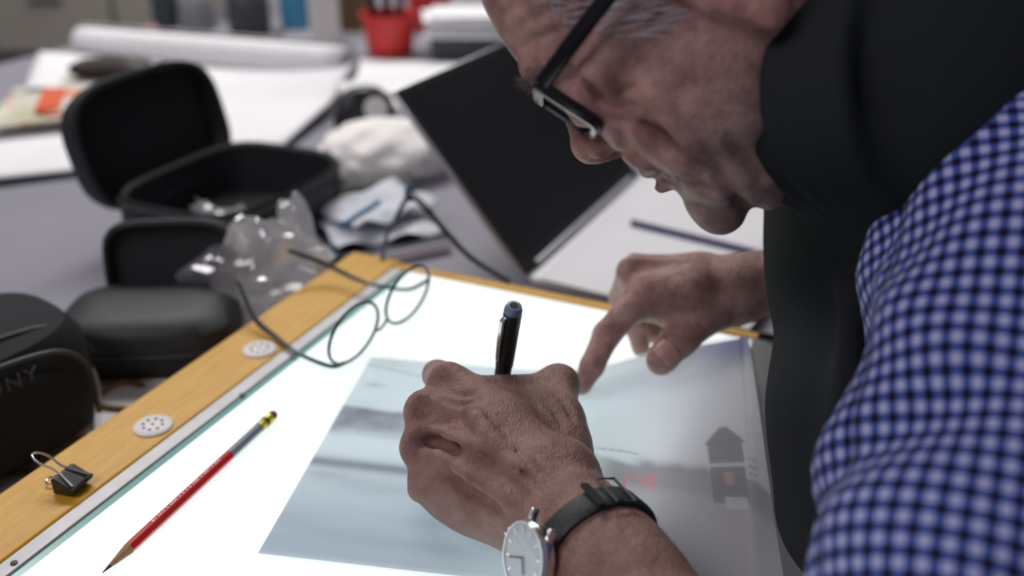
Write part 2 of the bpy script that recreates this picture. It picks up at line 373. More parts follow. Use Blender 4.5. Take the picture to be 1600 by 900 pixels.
    blend(((np.abs(s - a - .003) < .007) & (np.abs(t - b - .0205) < .003)).astype(float) * .7, (.78, .78, .80))
    blend(((np.abs(s - a - .016) < .0035) & (np.abs(t - b - .010) < .013) & (np.sin(t * 1500) > -.2)).astype(float) * .55, (.28, .28, .33))
    t = tz
    a2, b2 = st(980, 755, .012)                                                    # red stamp
    fr = np.maximum(np.abs(s - a2) / .0095, np.abs(t - b2) / .0085); blend(((fr < 1) & (fr > .86)).astype(float) * .7, (.80, .16, .2))
    blend(((np.abs(s - a2 - .003) < .0045) & (np.abs(t - b2 + .002) < .0035) & (np.sin(s * 2600) > -.3) & (np.sin(t * 2200) > -.3)).astype(float) * .7, (.80, .16, .2))
    a3, b3 = st(945, 712, .006); blend((np.abs(t - b3 - (s - a3) * .25 - (s - a3) ** 2 * 6) < .0009) * (np.abs(s - a3) < .018) * .75, (.24, .26, .36))
    blend(smoothstep(.262, .30, s + t * .45) * smoothstep(.315, .300, s) * smoothstep(.035, .008, t) * .75, (.30, .30, .66))
    return np.clip(c, 0, 1)
def grid_sheet(name, wd, ht, s0, t0, nu, nv, lift, m, colour=None, label='', cat='paper', curl=None):
    mb = MB(); mb.grid(lambda a, b: sheet_pt(s0 + a * wd, t0 + b * ht, lift), nu, nv); o = obj(name, mb, m, angle=180)
    if colour:
        g = np.array([(s0 + i / nu * wd, t0 + j / nv * ht) for i in range(nu + 1) for j in range(nv + 1)])
        c = colour(g[:, 0], g[:, 1]); ca = o.data.color_attributes.new('print', 'FLOAT_COLOR', 'POINT')
        ca.data.foreach_set('color', np.concatenate([c, np.ones((len(c), 1))], 1).astype(np.float32).ravel())
    return tag(o, label, cat)
M_print, tds = thin('printed_paper', (1, 1, 1), .0)
at = N(M_print, 'ShaderNodeVertexColor', layer_name='print')
for q in tds: L(M_print, at.outputs[0], q.inputs[0])
grid_sheet('photo_print', PW, PH, 0, 0, 260, 190, .0012, M_print, print_colour, 'pale blue printed view of a waterfront and tower, under the tracing paper', 'print')
grid_sheet('tracing_sheet', TW, TH, -.008, -.002, 120, 70, .0034, M_trace, None, 'translucent tracing paper lying over the print, bent up at the right rail', 'tracing paper')

# ---------------------------------------------------------------- pencil
a, b = P(160, 895, .0024), P(425, 650, .0048); ax = nrm(b - a); LN = np.linalg.norm(b - a)
pc = thing('pencil', (a + b) / 2 * V3(1, 1, 0), 'red hexagonal pencil with grey end band lying on the lit glass', 'pencil')
PF = frame(ax, UP)
def hexring(r, f, n=6): return [a + ax * LN * f + PF @ V3(r * math.cos(q + .42), r * math.sin(q + .42), 0) for q in np.linspace(0, 2 * math.pi, n, endpoint=False)]
def tt(px, py): q = P(px, py, .003); return float((q - a) @ ax / LN)
f1, f2, f3, f4 = tt(200, 857), tt(357, 712), tt(403, 670), tt(419, 655)
obj('painted_shaft', MB().loft([hexring(.0036, f1 - .004), hexring(.0038, f1 + .02), hexring(.0038, f2)]), M_redpaint, pc, angle=20)
obj('grey_band', MB().loft([hexring(.00382, f2), hexring(.00382, f3)]), mat('grey_blue_lacquer', (.30, .34, .40), .25, .3, coat=.3), pc, angle=20)
obj('sharpened_wood', MB().loft([hexring(.0012, .035, 18), hexring(.0037, f1 + .003, 18)]), mat('cedar', (.42, .25, .13), .7, noise=.3, nscale=300), pc)
obj('lead', MB().loft([hexring(.0003, 0, 12), hexring(.0013, .038, 12)]), mat('dark_red_lead', (.09, .02, .03), .5), pc)
fer = obj('ferrule', MB().loft([hexring(r, f, 20) for r, f in ((.0039, f3), (.0039, f3 + .02), (.0036, f3 + .022), (.0036, f3 + .026), (.0039, f3 + .028), (.0039, f4))]), mat('yellow_metal', (.62, .55, .04), .3, .5), pc)
sub('ferrule_band', MB().loft([hexring(.00405, f3 + .030, 20), hexring(.00405, f3 + .046, 20)]), M_blackpl, fer, pc)
obj('eraser', MB().loft([hexring(.0035, f4, 18), hexring(.0036, f4 + .02, 18), hexring(.0028, f4 + .032, 18)]), mat('worn_eraser', (.20, .05, .04), .8), pc)
mb = MB(); side = PF @ V3(math.cos(math.radians(354)), math.sin(math.radians(354)), 0); wid = np.cross(ax, side)
q = f1 + .13
while q < f2 - .06:
    l_ = random.choice((.006, .009, .012, .005)); mb.box(a + ax * LN * (q + l_ / 2) + side * .0033, (.0017 * random.uniform(.6, 1.1), l_ * LN * .75, .00016), np.stack([wid, ax, np.cross(wid, ax)], 1)); q += l_ + random.choice((.003, .004, .012))
obj('imprint', mb, mat('white_ink', (.85, .72, .72), .6), pc)['label'] = 'worn white stamped marks'

# ---------------------------------------------------------------- binder clip
bc = thing('binder_clip', P(103, 758, .002), 'small black binder clip with steel wire handles on the wooden rail', 'binder clip')
c0 = P(112, 762, .002); ex = nrm(P(139, 742, .002) - P(97, 776, .002)) ; ey = V3(-ex[1], ex[0], 0)      # ex along the spine
mb = MB(); Lc = .0195
tri = [(-.0065, .0004), (.0075, .0022), (.0100, .0040), (.0100, .0072), (-.0040, .0128), (-.0065, .0118)]
def clip_pt(x, y, z): return c0 + ex * x - ey * y * -1 * -1 + UP * z
rings = [[c0 + ex * x + ey * -y + UP * z for y, z in tri] for x in (-Lc / 2, Lc / 2)]
mb.loft(rings); obj('clip_body', mb, M_blackpl, bc, bevel=.0007, smooth=False)
for x_ in (1, -1): obj('lip', MB().tube([c0 + ex * x_ * Lc * .5 - ey * .0098 + UP * .0066, c0 + ex * x_ * Lc * .22 - ey * .0098 + UP * .0066], .0014, 8), M_blackpl, bc)
for k, (lean, rise) in enumerate(((.036, .0125), (.014, -.0005))):
    hd = ey * lean + UP * rise; o0 = c0 + UP * (.0085 if k == 0 else .003) + ey * (-.0095 if k == 0 else .005)
    pts = [o0 - ex * .0075, o0 - ex * .0048 + hd * .25, o0 - ex * .0028 + hd * .5, o0 - ex * .0045 + hd * .78, o0 - ex * .003 + hd * .97, o0 + hd * 1.03, o0 + ex * .003 + hd * .97, o0 + ex * .0045 + hd * .78, o0 + ex * .0028 + hd * .5, o0 + ex * .0048 + hd * .25, o0 + ex * .0075]
    obj('wire_handle', MB().tube(catmull(pts, 4), .0008, 8), M_steel, bc)

# ---------------------------------------------------------------- round spectacles standing on the rail
M_teal = mat('teal_black_metal', (.012, .045, .052), .28, .5, spec=.6)
gl = thing('round_spectacles', P(560, 565), 'thin round wire spectacles upside down across glass and wooden rail', 'spectacles')
gf = nrm(V3(.62, .76, .12)); gg = nrm(V3(.24, -.12, .95)); gg = nrm(gg - gf * (gg @ gf)); gn = np.cross(gf, gg)
lc = [P(553, 521, .0315), P(637, 461, .038)]
rads = ((.0275, .0300), (.0265, .0295))
for c, (ra, rb) in zip(lc, rads):
    ring = [c + gf * ra * math.cos(q) + gg * rb * math.sin(q) for q in np.linspace(0, 2 * math.pi, 48, endpoint=False)]
    rim = obj('rim', MB().tube(ring, .0014, 8, closed=True), M_teal, gl)
    sub('lens', MB().loft([[c + gf * ra * .97 * math.cos(q) * k + gg * rb * .97 * math.sin(q) * k + gn * o_ for q in np.linspace(0, 2 * math.pi, 32, endpoint=False)] for k, o_ in ((1, 0), (.6, .001), (.02, .0015))]), M_glass, rim, gl)
b0 = lc[0] + gf * .0275 * .9 - gg * .0300 * .43; b1 = lc[1] - gf * .0265 * .9 - gg * .0295 * .43
obj('bridge', MB().tube(catmull([b0, b0 * .7 + b1 * .3 - gg * .004, b0 * .3 + b1 * .7 - gg * .004, b1], 6), .0012, 8), M_teal, gl)
for c, sgn in ((lc[0], 1), (lc[1], -1)):
    q = c + gf * sgn * .021 + gg * .008 - gn * .006; obj('nose_pad', MB().rings([(.0015, .003, -.0008, 2), (.003, .006, 0, 2), (.0015, .003, .0008, 2)], q, frame(gf, gg), 16), M_glass, gl)
def temple(pts, rr, tip): 
    t_ = catmull(pts, 8); n_ = len(t_); tb = obj('temple', MB().tube(t_[:int(n_ * tip) + 1], rr, 8), M_teal, gl)
    sub('temple_tip', MB().tube(t_[int(n_ * tip):], [.0016 + .0009 * math.sin(math.pi * k / (n_ - int(n_ * tip))) for k in range(n_ - int(n_ * tip))], 8), M_blackpl, tb, gl)
hg = P(520, 569, .004); temple([lc[0] + gg * -.0278 - gf * .010, P(515, 572, .004), P(466, 552, .005), P(430, 526, .006), P(398, 497, .012), P(372, 440, .030)], .0019, .45)
temple([lc[1] + gf * .0263 - gg * -.002, P(640, 452, .024), P(605, 449, .016), P(560, 437, .014), P(505, 411, .020), P(450, 391, .034)], .0019, .55)

# ---------------------------------------------------------------- compass standing behind the rail
cp_ = thing('drawing_compass', P(640, 420, DH), 'dark drawing compass with blue hinge, legs spread in front of the laptop', 'compass')
ap = P(640, 300, .055)
obj('hinge', MB().rings([(.003, .003, -.010, 2), (.0055, .005, -.004, 2), (.0055, .005, .002, 2), (.002, .002, .007, 2)], ap, np.eye(3), 20), mat('blue_metal', (.03, .12, .26), .3, .4), cp_)
obj('leg', MB().tube(catmull([ap, P(622, 335, .04), P(602, 375, .016), P(597, 406, .003)], 6), [.0028] * 8 + [.002] * 11, 8), mat('grey_metal', (.16, .17, .2), .35, .6), cp_)
obj('leg', MB().tube(catmull([ap, P(668, 328, .047), P(693, 358, .034), P(735, 402, .014), P(795, 440, .003)], 6), [.0036] * 8 + [.0028] * 17, 8), M_blackpl, cp_)

# ---------------------------------------------------------------- laptop
B0, B1 = P(825, 445, DH), P(1000, 283, DH); le = nrm(B1 - B0); ln = V3(le[1], -le[0], 0); LWd = np.linalg.norm(B1 - B0)
lp = thing('laptop', (B0 + B1) / 2, 'open silver laptop with black switched-off screen, behind the light table', 'laptop')
mb = MB().box((B0 + B1) / 2 + ln * .118 + UP * .0055, (LWd, .235, .010), np.stack([le, -ln, UP], 1)); base = obj('base', mb, mat('light_aluminium', (.70, .70, .72), .5, .25), lp, bevel=.004)
for r in range(5):
    for k in range(13):
        c = B0 + le * (LWd * (.08 + .84 * (k + .5) / 13)) + ln * (.04 + r * .019) + UP * .0112
        sub('key', MB().box(c, (LWd * .84 / 13 * .86, .016, .0016), np.stack([le, -ln, UP], 1)), M_blackpl, base, lp)
al = math.radians(40); ld = math.cos(al) * UP - math.sin(al) * ln; lnn = np.cross(le, ld); LID = .252
if lnn @ ln < 0: lnn = -lnn
hb = (B0 + B1) / 2 + UP * .0065 - ln * .001; LR = np.stack([le, np.cross(lnn, le), lnn], 1)
lid = obj('lid', MB().box(hb + ld * LID / 2 - lnn * .003, (LWd, LID, .006), LR), M_silver, lp, bevel=.002)
sub('bezel', MB().box(hb + ld * LID / 2 + lnn * .0004, (LWd - .005, LID - .006, .0012), LR), M_blackpl, lid, lp)
M_scr = mat('dark_screen', (.012, .012, .015), .22, spec=.4)
sub('screen', MB().box(hb + ld * (LID / 2 + .006) + lnn * .0012, (LWd - .03, LID - .035, .0006), LR), M_scr, lid, lp)
obj('hinge_bar', MB().tube([B0 + UP * .012 + le * .03 - ln * .004, B1 + UP * .012 - le * .03 - ln * .004], .005, 14), M_silver, lp)

# ---------------------------------------------------------------- papers and notebook on the right
def flat(name, pts, h, th, m, label, cat, bev=0, curl=0):
    """a flat sheet or block with corners pts, its underside at height h"""
    mb = MB(); top = [V3(p[0], p[1], h + th) for p in pts]; bot = [V3(p[0], p[1], h) for p in pts]; mb.loft([bot, top])
    return tag(obj(name, mb, m, bevel=bev, smooth=False), label, cat)
def rect(c, w_, d_, ang): R = yaw(ang); return [V3(*c) + R @ V3(x * w_ / 2, y * d_ / 2, 0) for x, y in ((-1, -1), (1, -1), (1, 1), (-1, 1))]
q = [B0 + ln * .014 - le * .004, B0 + ln * .25 - le * .02, B1 + ln * .27 - le * .06, B1 + ln * .016 - le * .01]
flat('paper_sheet', q, DH + .0125, .0006, M_white, 'white sheet covering the laptop keyboard', 'paper')
nb = thing('notebook', P(1085, 345, DH), 'white notebook with dark blue cover edge under the chin', 'notebook')
q = [P(985, 345, DH + .02), P(1215, 400, DH + .02), P(1330, 325, DH + .02), P(1080, 275, DH + .02)]
mb = MB(); mb.loft([[V3(p[0], p[1], DH + .0138) for p in q], [V3(p[0], p[1], DH + .0200) for p in q]]); obj('back_cover', mb, mat('navy_cover', (.02, .03, .12), .5), nb, smooth=False)
qc = sum(q) / 4; q2 = [qc + (p - qc) * .985 for p in q]
mb = MB(); mb.loft([[V3(p[0], p[1], DH + .0200) for p in q2], [V3(p[0], p[1], DH + .023) for p in q2]]); obj('pages', mb, M_white, nb, smooth=False)
q = [P(x, y, DH + .026) for x, y in ((1187, 378), (1215, 388), (1318, 326), (1238, 303))]
flat('paper_sheet', q, DH + .0232, .0006, mat('pale_green_paper', (.60, .68, .50), .85), 'pale green sheet on the white notebook behind the collar', 'paper')

# ---------------------------------------------------------------- cases on the left
cam_case = thing('camera_case', uv(1.0, -.80, DH), 'large black zip case standing open with lid raised', 'case')
CC = uv(.900, -.772, DH); CR = np.stack([TU, -TV, UP], 1)      # x along u, y towards the left
mb = MB(); mb.rings([(.110, .084, .001, 4), (.120, .094, .008, 4), (.124, .098, .045, 4), (.123, .097, .074, 4), (.120, .094, .078, 4), (.116, .090, .074, 4), (.114, .088, .015, 4)], CC, CR, 56)
ccb = obj('case_body', mb, M_softblk, cam_case); 
sub('zip_edge', MB().tube([CC + CR @ V3(.1235 * math.copysign(abs(math.cos(q)) ** .5, math.cos(q)), .0975 * math.copysign(abs(math.sin(q)) ** .5, math.sin(q)), .070) for q in np.linspace(0, 2 * math.pi, 64, endpoint=False)], .0022, 6, closed=True), M_dkgrey, ccb, cam_case)
LD = np.stack([TU, UP, TV], 1)
le_ = math.radians(14); lu = nrm(UP * math.cos(le_) - TV * math.sin(le_)); lz = np.cross(TU, lu); LD = np.stack([TU, lu, lz], 1); 
lcn = CC - TV * .102 + UP * .050 + lu * .066
sgz = 1 if lz @ TV > 0 else -1
mb = MB(); mb.rings([(.100, .060, -.022 * sgz, 3.2), (.118, .073, -.015 * sgz, 3.4), (.123, .078, -.002 * sgz, 3.4), (.122, .077, .012 * sgz, 3.4), (.116, .071, .012 * sgz, 3.4), (.112, .067, -.008 * sgz, 3.4)], lcn, LD, 56)
cl = obj('case_lid', mb, M_softblk, cam_case)
sub('lid_lining', MB().rings([(.113, .068, -.0085 * sgz, 3.4), (.100, .058, -.006 * sgz, 3.4), (.02, .02, -.005 * sgz, 2)], lcn, LD, 48), M_inner, cl, cam_case)
obj('lining', MB().rings([(.1145, .0885, .016, 4), (.08, .06, .018, 3), (.01, .01, .0185, 2)], CC, CR, 48), M_inner, cam_case)
c = P(345, 330, DH + .05)
mb = MB(); rg = np.random.default_rng(5)
for k in range(5):
    o_ = c + rg.normal(0, .012, 3) * V3(1, 1, .5); d1, d2 = nrm(rg.normal(0, 1, 3)) * .02, nrm(rg.normal(0, 1, 3)) * .013; b_ = len(mb.v)
    mb.add([o_ - d1 - d2, o_ + d1 - d2, o_ + d1 * .8 + d2 + UP * .006, o_ - d1 + d2], [(0, 1, 2, 3)])
tag(obj('film_wrapper', mb, M_film, solid=.0004), 'crumpled clear wrapper inside the open camera case', 'wrapper')

clam = thing('hinged_case', P(235, 560, DH), 'open black clamshell case with padded base, behind the wooden rail', 'case')
KC = P(250, 560, DH) ; ka = yaw(4); KR = np.stack([ka @ V3(1, 0, 0), ka @ V3(0, 1, 0), UP], 1); KC = KC + KR @ V3(-.006, .012, 0)
mb = MB(); mb.rings([(.070, .046, 0, 3.5), (.080, .055, .006, 3.5), (.083, .058, .026, 3.5), (.081, .056, .044, 3.5), (.072, .048, .053, 3.2), (.045, .028, .056, 2.6)], KC, KR, 48); kb = obj('padded_base', mb, M_softblk, clam)
sub('seam', MB().tube([KC + KR @ V3(.0835 * math.copysign(abs(math.cos(q)) ** .57, math.cos(q)), .0585 * math.copysign(abs(math.sin(q)) ** .57, math.sin(q)), .027) for q in np.linspace(0, 2 * math.pi, 64, endpoint=False)], .0012, 6, closed=True), M_dkgrey, kb, clam)
la = math.radians(12); lu = KR @ V3(0, math.sin(la), math.cos(la)); lf_ = KR @ V3(0, -math.cos(la), math.sin(la)); LK = np.stack([KR[:, 0], lu, np.cross(KR[:, 0], lu)], 1); sg = 1 if LK[:, 2] @ lf_ > 0 else -1
kl = KC + KR @ V3(.008, .060, .030) + lu * .036
mb = MB(); mb.rings([(.044, .030, -.026 * sg, 3), (.062, .042, -.018 * sg, 4), (.065, .045, 0, 4), (.064, .044, .008 * sg, 4), (.060, .040, .009 * sg, 4), (.056, .036, -.004 * sg, 4), (.02, .02, -.006 * sg, 3)], kl, LK, 48); obj('padded_lid', mb, M_softblk, clam)

bag = thing('camera_bag', P(60, 740, DH), 'black padded bag with embossed lettering at the left edge', 'bag')
ba = nrm(V3(.60, .80, 0)); bn = V3(ba[1], -ba[0], 0); BG = np.stack([ba, -bn, UP], 1)
GC = P(146, 668, DH) + V3(.030, .008, 0) - ba * .125 - bn * .075
mb = MB(); mb.rings([(.100, .055, .0, 3.5), (.118, .070, .008, 3.6), (.124, .075, .05, 3.4), (.122, .073, .085, 3.2), (.113, .066, .099, 3), (.05, .03, .105, 2.5)], GC, BG, 56); gb = obj('bag_body', mb, M_black, bag)
def gside(f, z, o_=.0): return GC + BG @ V3(f, 0, z) + bn * (.0755 - .06 * abs(f / .124) ** 3.4 * .3 + o_ - max(0, z - .07) * .12)
pts = [gside(x, z, .002) for x, z in ((-.09, .098), (-.02, .100), (.05, .097), (.085, .086), (.102, .06), (.102, .02))]
sub('piping', MB().tube(catmull(pts, 6), .0022, 8), M_dkgrey, gb, bag)
sub('piping', MB().tube(catmull([GC + BG @ V3(x, -.04 - .0 * x, z) for x, z in ((-.1, .099), (0, .1035), (.07, .101), (.105, .089), (.121, .06))], 6), .003, 8), M_softblk, gb, bag)
fp = MB(); fp.grid(lambda i, j: gside(-.1 + .18 * i, .012 + .080 * j * (1 - .25 * i ** 4), .0035 * min(1, 8 * min(i, 1 - i, j, 1 - j) + .1)), 24, 12); sub('front_panel', fp, M_black, gb, bag)
fc = bpy.data.curves.new('lettering', 'FONT'); fc.body = 'SONY'; fc.size = .017; fc.extrude = .0004; fc.space_character = 1.25
ft = bpy.data.objects.new('text', fc); sc.collection.objects.link(ft); bpy.context.view_layer.update(); fm_ = bpy.data.meshes.new_from_object(ft.evaluated_get(bpy.context.evaluated_depsgraph_get())); bpy.data.objects.remove(ft); fo = bpy.data.objects.new('lettering', fm_); sc.collection.objects.link(fo); fo.data.materials.clear(); fo.data.materials.append(mat('grey_emboss', (.065, .07, .073), .5))
bpy.context.view_layer.update()
fo.parent = bag
p0 = gside(.003, .080, .0062) - np.array(bag.location) + V3(0, 0, ZT); Rf = np.stack([ba, UP, bn], 1)
fo.matrix_local = Matrix([[*Rf[0], p0[0]], [*Rf[1], p0[1]], [*Rf[2], p0[2]], [0, 0, 0, 1]])
M_cable = mat('white_cable', (.74, .72, .74), .5)
tag(obj('white_cable', MB().tube(catmull([P(104, 505, .012), P(120, 545, -.012), P(143, 580, -.037), P(153, 620, DH + .004), P(151, 665, DH + .004), P(155, 720, DH + .004)], 8), .003, 10), M_cable), 'white cable hanging down beside the lettered black bag', 'cable')
tag(obj('brown_string', MB().tube(catmull([P(235, 655, DH + .003), P(200, 640, DH + .003), P(160, 634, DH + .003), P(155, 618, DH + .003), P(190, 597, DH + .004), P(225, 602, DH + .003)], 8), .0024, 8), mat('brown_string', (.20, .12, .04), .7)), 'thin brown cord looped on the desk beside the rail', 'cord')
flat('paper_sheet', rect(P(186, 634, DH), .085, .075, 20), DH + .0002, .0006, M_white, 'white sheet under the brown cord', 'paper')
tag(obj('black_lead', MB().tube(catmull([P(-20, 742, DH + .003), P(30, 738, DH + .003), P(90, 735, DH + .003), P(130, 742, DH + .003)], 6), .002, 8), M_blackpl), 'black lead at the foot of the black bag', 'cable')

# ---------------------------------------------------------------- soft and crumpled things
def crumple(c, r, seed, amp=.2, n=40, fr=(3, 13), sharp=True, flatb=True):
    rg = np.random.default_rng(seed); K = rg.normal(0, 1, (26, 3)); K *= (rg.uniform(*fr, 26) / np.linalg.norm(K, axis=1))[:, None]; ph = rg.uniform(0, 6.28, 26)
    mb = MB(); rings = []
    for i in range(n + 1):
        th_ = math.pi * (i + .02) / (n + .04); ring = []
        for j in range(2 * n):
            p_ = 2 * math.pi * j / (2 * n); d = V3(math.sin(th_) * math.cos(p_), math.sin(th_) * math.sin(p_), math.cos(th_))
            w_ = np.sin(K @ d + ph); f = (1 - np.abs(w_)).mean() * 2 - .75 if sharp else w_.mean()
            q = d * (1 + amp * f * 2) * np.asarray(r)
            if flatb: q[2] = max(q[2], -r[2] * .55)
            ring.append(np.asarray(c) + q)
        rings.append(ring)
    return mb.loft(rings)
M_cloth = mat('white_cloth', (.90, .88, .85), .95, noise=.05, nscale=30, bump=.4, bscale=250)
c = P(600, 285, DH); tag(obj('white_cloth', crumple(c + V3(0, .055, .0255), (.098, .085, .046), 11, .13, 56, (3, 8)), M_cloth, angle=180), 'bunched white cloth beside the laptop screen', 'cloth')
c = P(592, 320, DH); tag(obj('grey_pouch', crumple(c + V3(0, .01, .0138), (.05, .035, .025), 4, .12, 24), mat('grey_pouch', (.10, .10, .10), .7), angle=180), 'small grey pouch in front of the bunched white cloth', 'pouch')
c = P(402, 470, DH + .03); tag(obj('plastic_bag', crumple(c + V3(.004, .02, .012), (.070, .055, .062), 21, .45, 30, (2, 6)), M_film, angle=25), 'crumpled clear plastic bag between black cases and wooden rail', 'plastic bag')
c = P(458, 400, DH + .06); tag(obj('plastic_bag', crumple(c + V3(0, .02, .005), (.018, .02, .058), 23, .35, 22, (2, 5)), M_film, angle=25), 'upright twist of clear plastic behind the round spectacles', 'plastic bag')
c = P(600, 412, DH)
nbk = thing('dark_notebook', P(610, 400, DH), 'dark blue notebook under loose papers by the rail corner', 'notebook')
obj('cover', MB().box(P(600, 385, DH) + UP * .008, (.13, .10, .016), yaw(28)), mat('ink_blue_cover', (.025, .03, .05), .5), nbk, bevel=.002)
obj('pages', MB().box(P(600, 385, DH) + UP * .0085 + V3(.002, -.0012, 0), (.1265, .1, .012), yaw(28)), M_white, nbk)
M_prn = mat('creased_paper', (.74, .75, .78), .85, noise=.3, nscale=25, col2=(.50, .56, .62))
lab = ['white creased paper on the dark notebook by the rail corner', 'pale printed paper leaning behind the compass', 'white folded paper between plastic bag and compass']
for k, (px, py, dx, w_, d_, an) in enumerate(((595, 378, .017, .13, .095, 24), (590, 362, .030, .12, .10, 40), (500, 396, .0005, .07, .08, 55))):
    cc = P(px, py, DH) + UP * dx; R = yaw(an); rg = np.random.default_rng(40 + k); am = rg.uniform(.002, .006)
    f1_, f2_ = rg.uniform(20, 60, 2)
    mb = MB(); mb.grid(lambda i, j: cc + R @ V3((i - .5) * w_, (j - .5) * d_, am * (1 + math.sin(i * w_ * f1_ * 2 + j * 3) * math.cos(j * d_ * f2_ * 2)) + .018 * max(0, i - .6) * (k % 2)), 14, 12)
    tag(obj('paper_sheet', mb, M_prn, solid=.0005), lab[k], 'paper')
tag(obj('blue_pen', MB().tube([P(535, 352, DH + .052), P(592, 316, DH + .052)], .0035, 10), mat('blue_barrel', (.02, .16, .34), .35)), 'thin blue pen on papers behind the clear plastic', 'pen')
td = thing('tape_dispenser', P(560, 205, DH), 'black desk tape dispenser with white core beside the laptop', 'tape dispenser')
TC = P(572, 202, DH); TR = np.stack([nrm(V3(1, .25, 0)), nrm(V3(-.25, 1, 0)), UP], 1)
obj('dispenser_body', MB().rings([(.048, .026, 0, 4), (.052, .030, .006, 4), (.050, .028, .030, 3), (.044, .022, .052, 2.6), (.025, .015, .068, 2.2), (.006, .006, .072, 2)], TC, TR, 40), M_blackpl, td)
obj('tape_core', MB().lathe([(.012, -.002), (.019, 0), (.019, .012), (.012, .014)], P(596, 166, DH + .03) + V3(-.004, -.045, .008), frame(V3(.25, -.9, .3), UP), 28), M_whitepl, td)

# ---------------------------------------------------------------- large curled sheet and things lying on it
SH = thing('large_sheet', P(200, 200, DH), 'large white drawing sheet rolled up along its far edge', 'paper')
fa, fb = P(-60, 300, DH), P(445, 236, DH); ra, rb = P(125, 120, DH), P(548, 170, DH)
fa2 = P(-60, 300, DH)
def big(i, j):
    f = fa * (1 - i) + fb * i; r = (ra + V3(-.10, .07, 0)) * (1 - i) + (rb + V3(0, .07, 0)) * i; p_ = f * (1 - j) + r * j
    return V3(p_[0], p_[1], DH + .004 + .010 * (1 - j) * (1 - i) + .03 * smoothstep(.6, 1, j) + .10 * max(0, i - .55) ** 2 * (j > .0) * (.4 + j))
mb = MB(); mb.grid(big, 30, 24); obj('flat_part', mb, M_white, SH, solid=.0012, angle=180)
r0, r1 = ra + V3(-.02, .09, 0), rb + V3(-.01, .09, 0); rad = .036; rf = frame(r1 - r0, UP)
mb = MB(); mb.grid(lambda i, j: r0 * (1 - i) + r1 * i + UP * (rad + .012 + .01 * i) + rf @ V3((rad - .010 * j) * math.cos(-j * 11), (rad - .010 * j) * math.sin(-j * 11), 0), 12, 80); obj('rolled_part', mb, M_white, SH, solid=.001, angle=180)
def patch_mat(name, cols, scale, seed=0):
    m = mat(name, (.5, .5, .5), .5); b = m.node_tree.nodes['Principled BSDF']; tc = N(m, 'ShaderNodeTexCoord'); v = N(m, 'ShaderNodeTexVoronoi', distance='CHEBYCHEV'); v.inputs['Scale'].default_value = scale; L(m, tc.outputs['Object'], v.inputs['Vector'])
    sp = N(m, 'ShaderNodeSeparateColor'); L(m, v.outputs['Color'], sp.inputs[0]); r = N(m, 'ShaderNodeValToRGB'); r.color_ramp.interpolation = 'CONSTANT'
    while len(r.color_ramp.elements) < len(cols): r.color_ramp.elements.new(.5)
    for k, c_ in enumerate(cols): r.color_ramp.elements[k].position = k / len(cols); r.color_ramp.elements[k].color = (*c_, 1)
    L(m, sp.outputs[0], r.inputs[0]); L(m, r.outputs[0], b.inputs['Base Color']); return m
M_mag = patch_mat('magazine_print', [(.46, .48, .36), (.60, .58, .50), (.55, .62, .50), (.10, .10, .09), (.66, .10, .05), (.70, .66, .55), (.5, .5, .36)], 17)
def corners(*pp): return [P(x, y, DH) for x, y in pp]
def slab(name, pp, h, th, m, label, cat): return flat(name, corners(*pp), h, th, m, label, cat)
slab('magazine', ((-20, 232), (135, 212), (160, 162), (30, 166)), DH + .028, .005, M_mag, 'open colour magazine at the left edge on the large sheet', 'magazine')
slab('magazine', ((75, 215), (165, 202), (250, 138), (110, 145)), DH + .0335, .004, patch_mat('brochure_print', [(.55, .57, .47), (.62, .60, .55), (.66, .22, .1), (.5, .56, .48), (.6, .58, .5)], 22), 'pale printed brochure beside the raised black lid', 'magazine')
slab('red_booklet', ((62, 212), (100, 206), (108, 174), (76, 175)), DH + .038, .004, mat('orange_red_cover', (.68, .12, .05), .5), 'small orange red booklet on the open magazine', 'booklet')
pc_ = P(176, 118, DH + .042); tag(obj('dark_pouch', MB().rings([(.060, .018, 0, 3), (.074, .026, .008, 2.6), (.072, .026, .020, 2.6), (.05, .016, .030, 2.4)], pc_, yaw(4), 36), mat('dark_brown_leather', (.022, .014, .012), .5)), 'long dark brown pouch lying in front of the paper roll', 'pouch')

# ---------------------------------------------------------------- far end of the desk
slab('paper_sheet', ((500, 150), (655, 172), (815, 104), (545, 92)), DH + .0002, .0004, M_white, 'wide white sheet spread in front of the red cups', 'paper')
def cup(px, py, s, label, n, hh=.084):
    c = P(px, py, DH); t = thing('red_cup', c, label, 'cup')
    obj('cup_body', MB().lathe([(.044 * s, 0), (.047 * s, .004), (.056 * s, hh * .95), (.0585 * s, hh * .95), (.0585 * s, hh), (.054 * s, hh), (.045 * s, .01)], c, n=36), M_red, t)
    obj('rim', MB().tube([c + V3(.058 * s * math.cos(q), .058 * s * math.sin(q), hh) for q in np.linspace(0, 2 * math.pi, 40, endpoint=False)], .0028, 6, closed=True), M_red, t)
    return c
c = cup(610, 84, 1.0, 'red plastic cup holding dark handles, left of the white paper stack', 1)
for k, (dx, dy, m_, l_) in enumerate(((-.02, .0, M_blackpl, 'black handle leaning left in the front red cup'), (.015, .012, M_dkgrey, 'dark grey handle leaning right in the front red cup'), (.0, -.015, M_blackpl, 'black handle standing upright in the front red cup'))):
    tag(obj('tool_handle', MB().tube([c + V3(dx * .8, dy, .012), c + V3(dx * 2, dy * 1.4, .15)], [.005, .011], 10), m_), l_, 'tool')
c = cup(672, 45, .95, 'red plastic cup behind the front red cup', 1)
ws = P(728, 92, DH)
bx2 = flat('dark_storage_box', rect(ws + V3(0, .05, 0), .15, .12, 8), DH, .045, mat('blue_grey_box', (.045, .055, .065), .5), 'dark blue grey box under the white paper pile', 'box', .006)
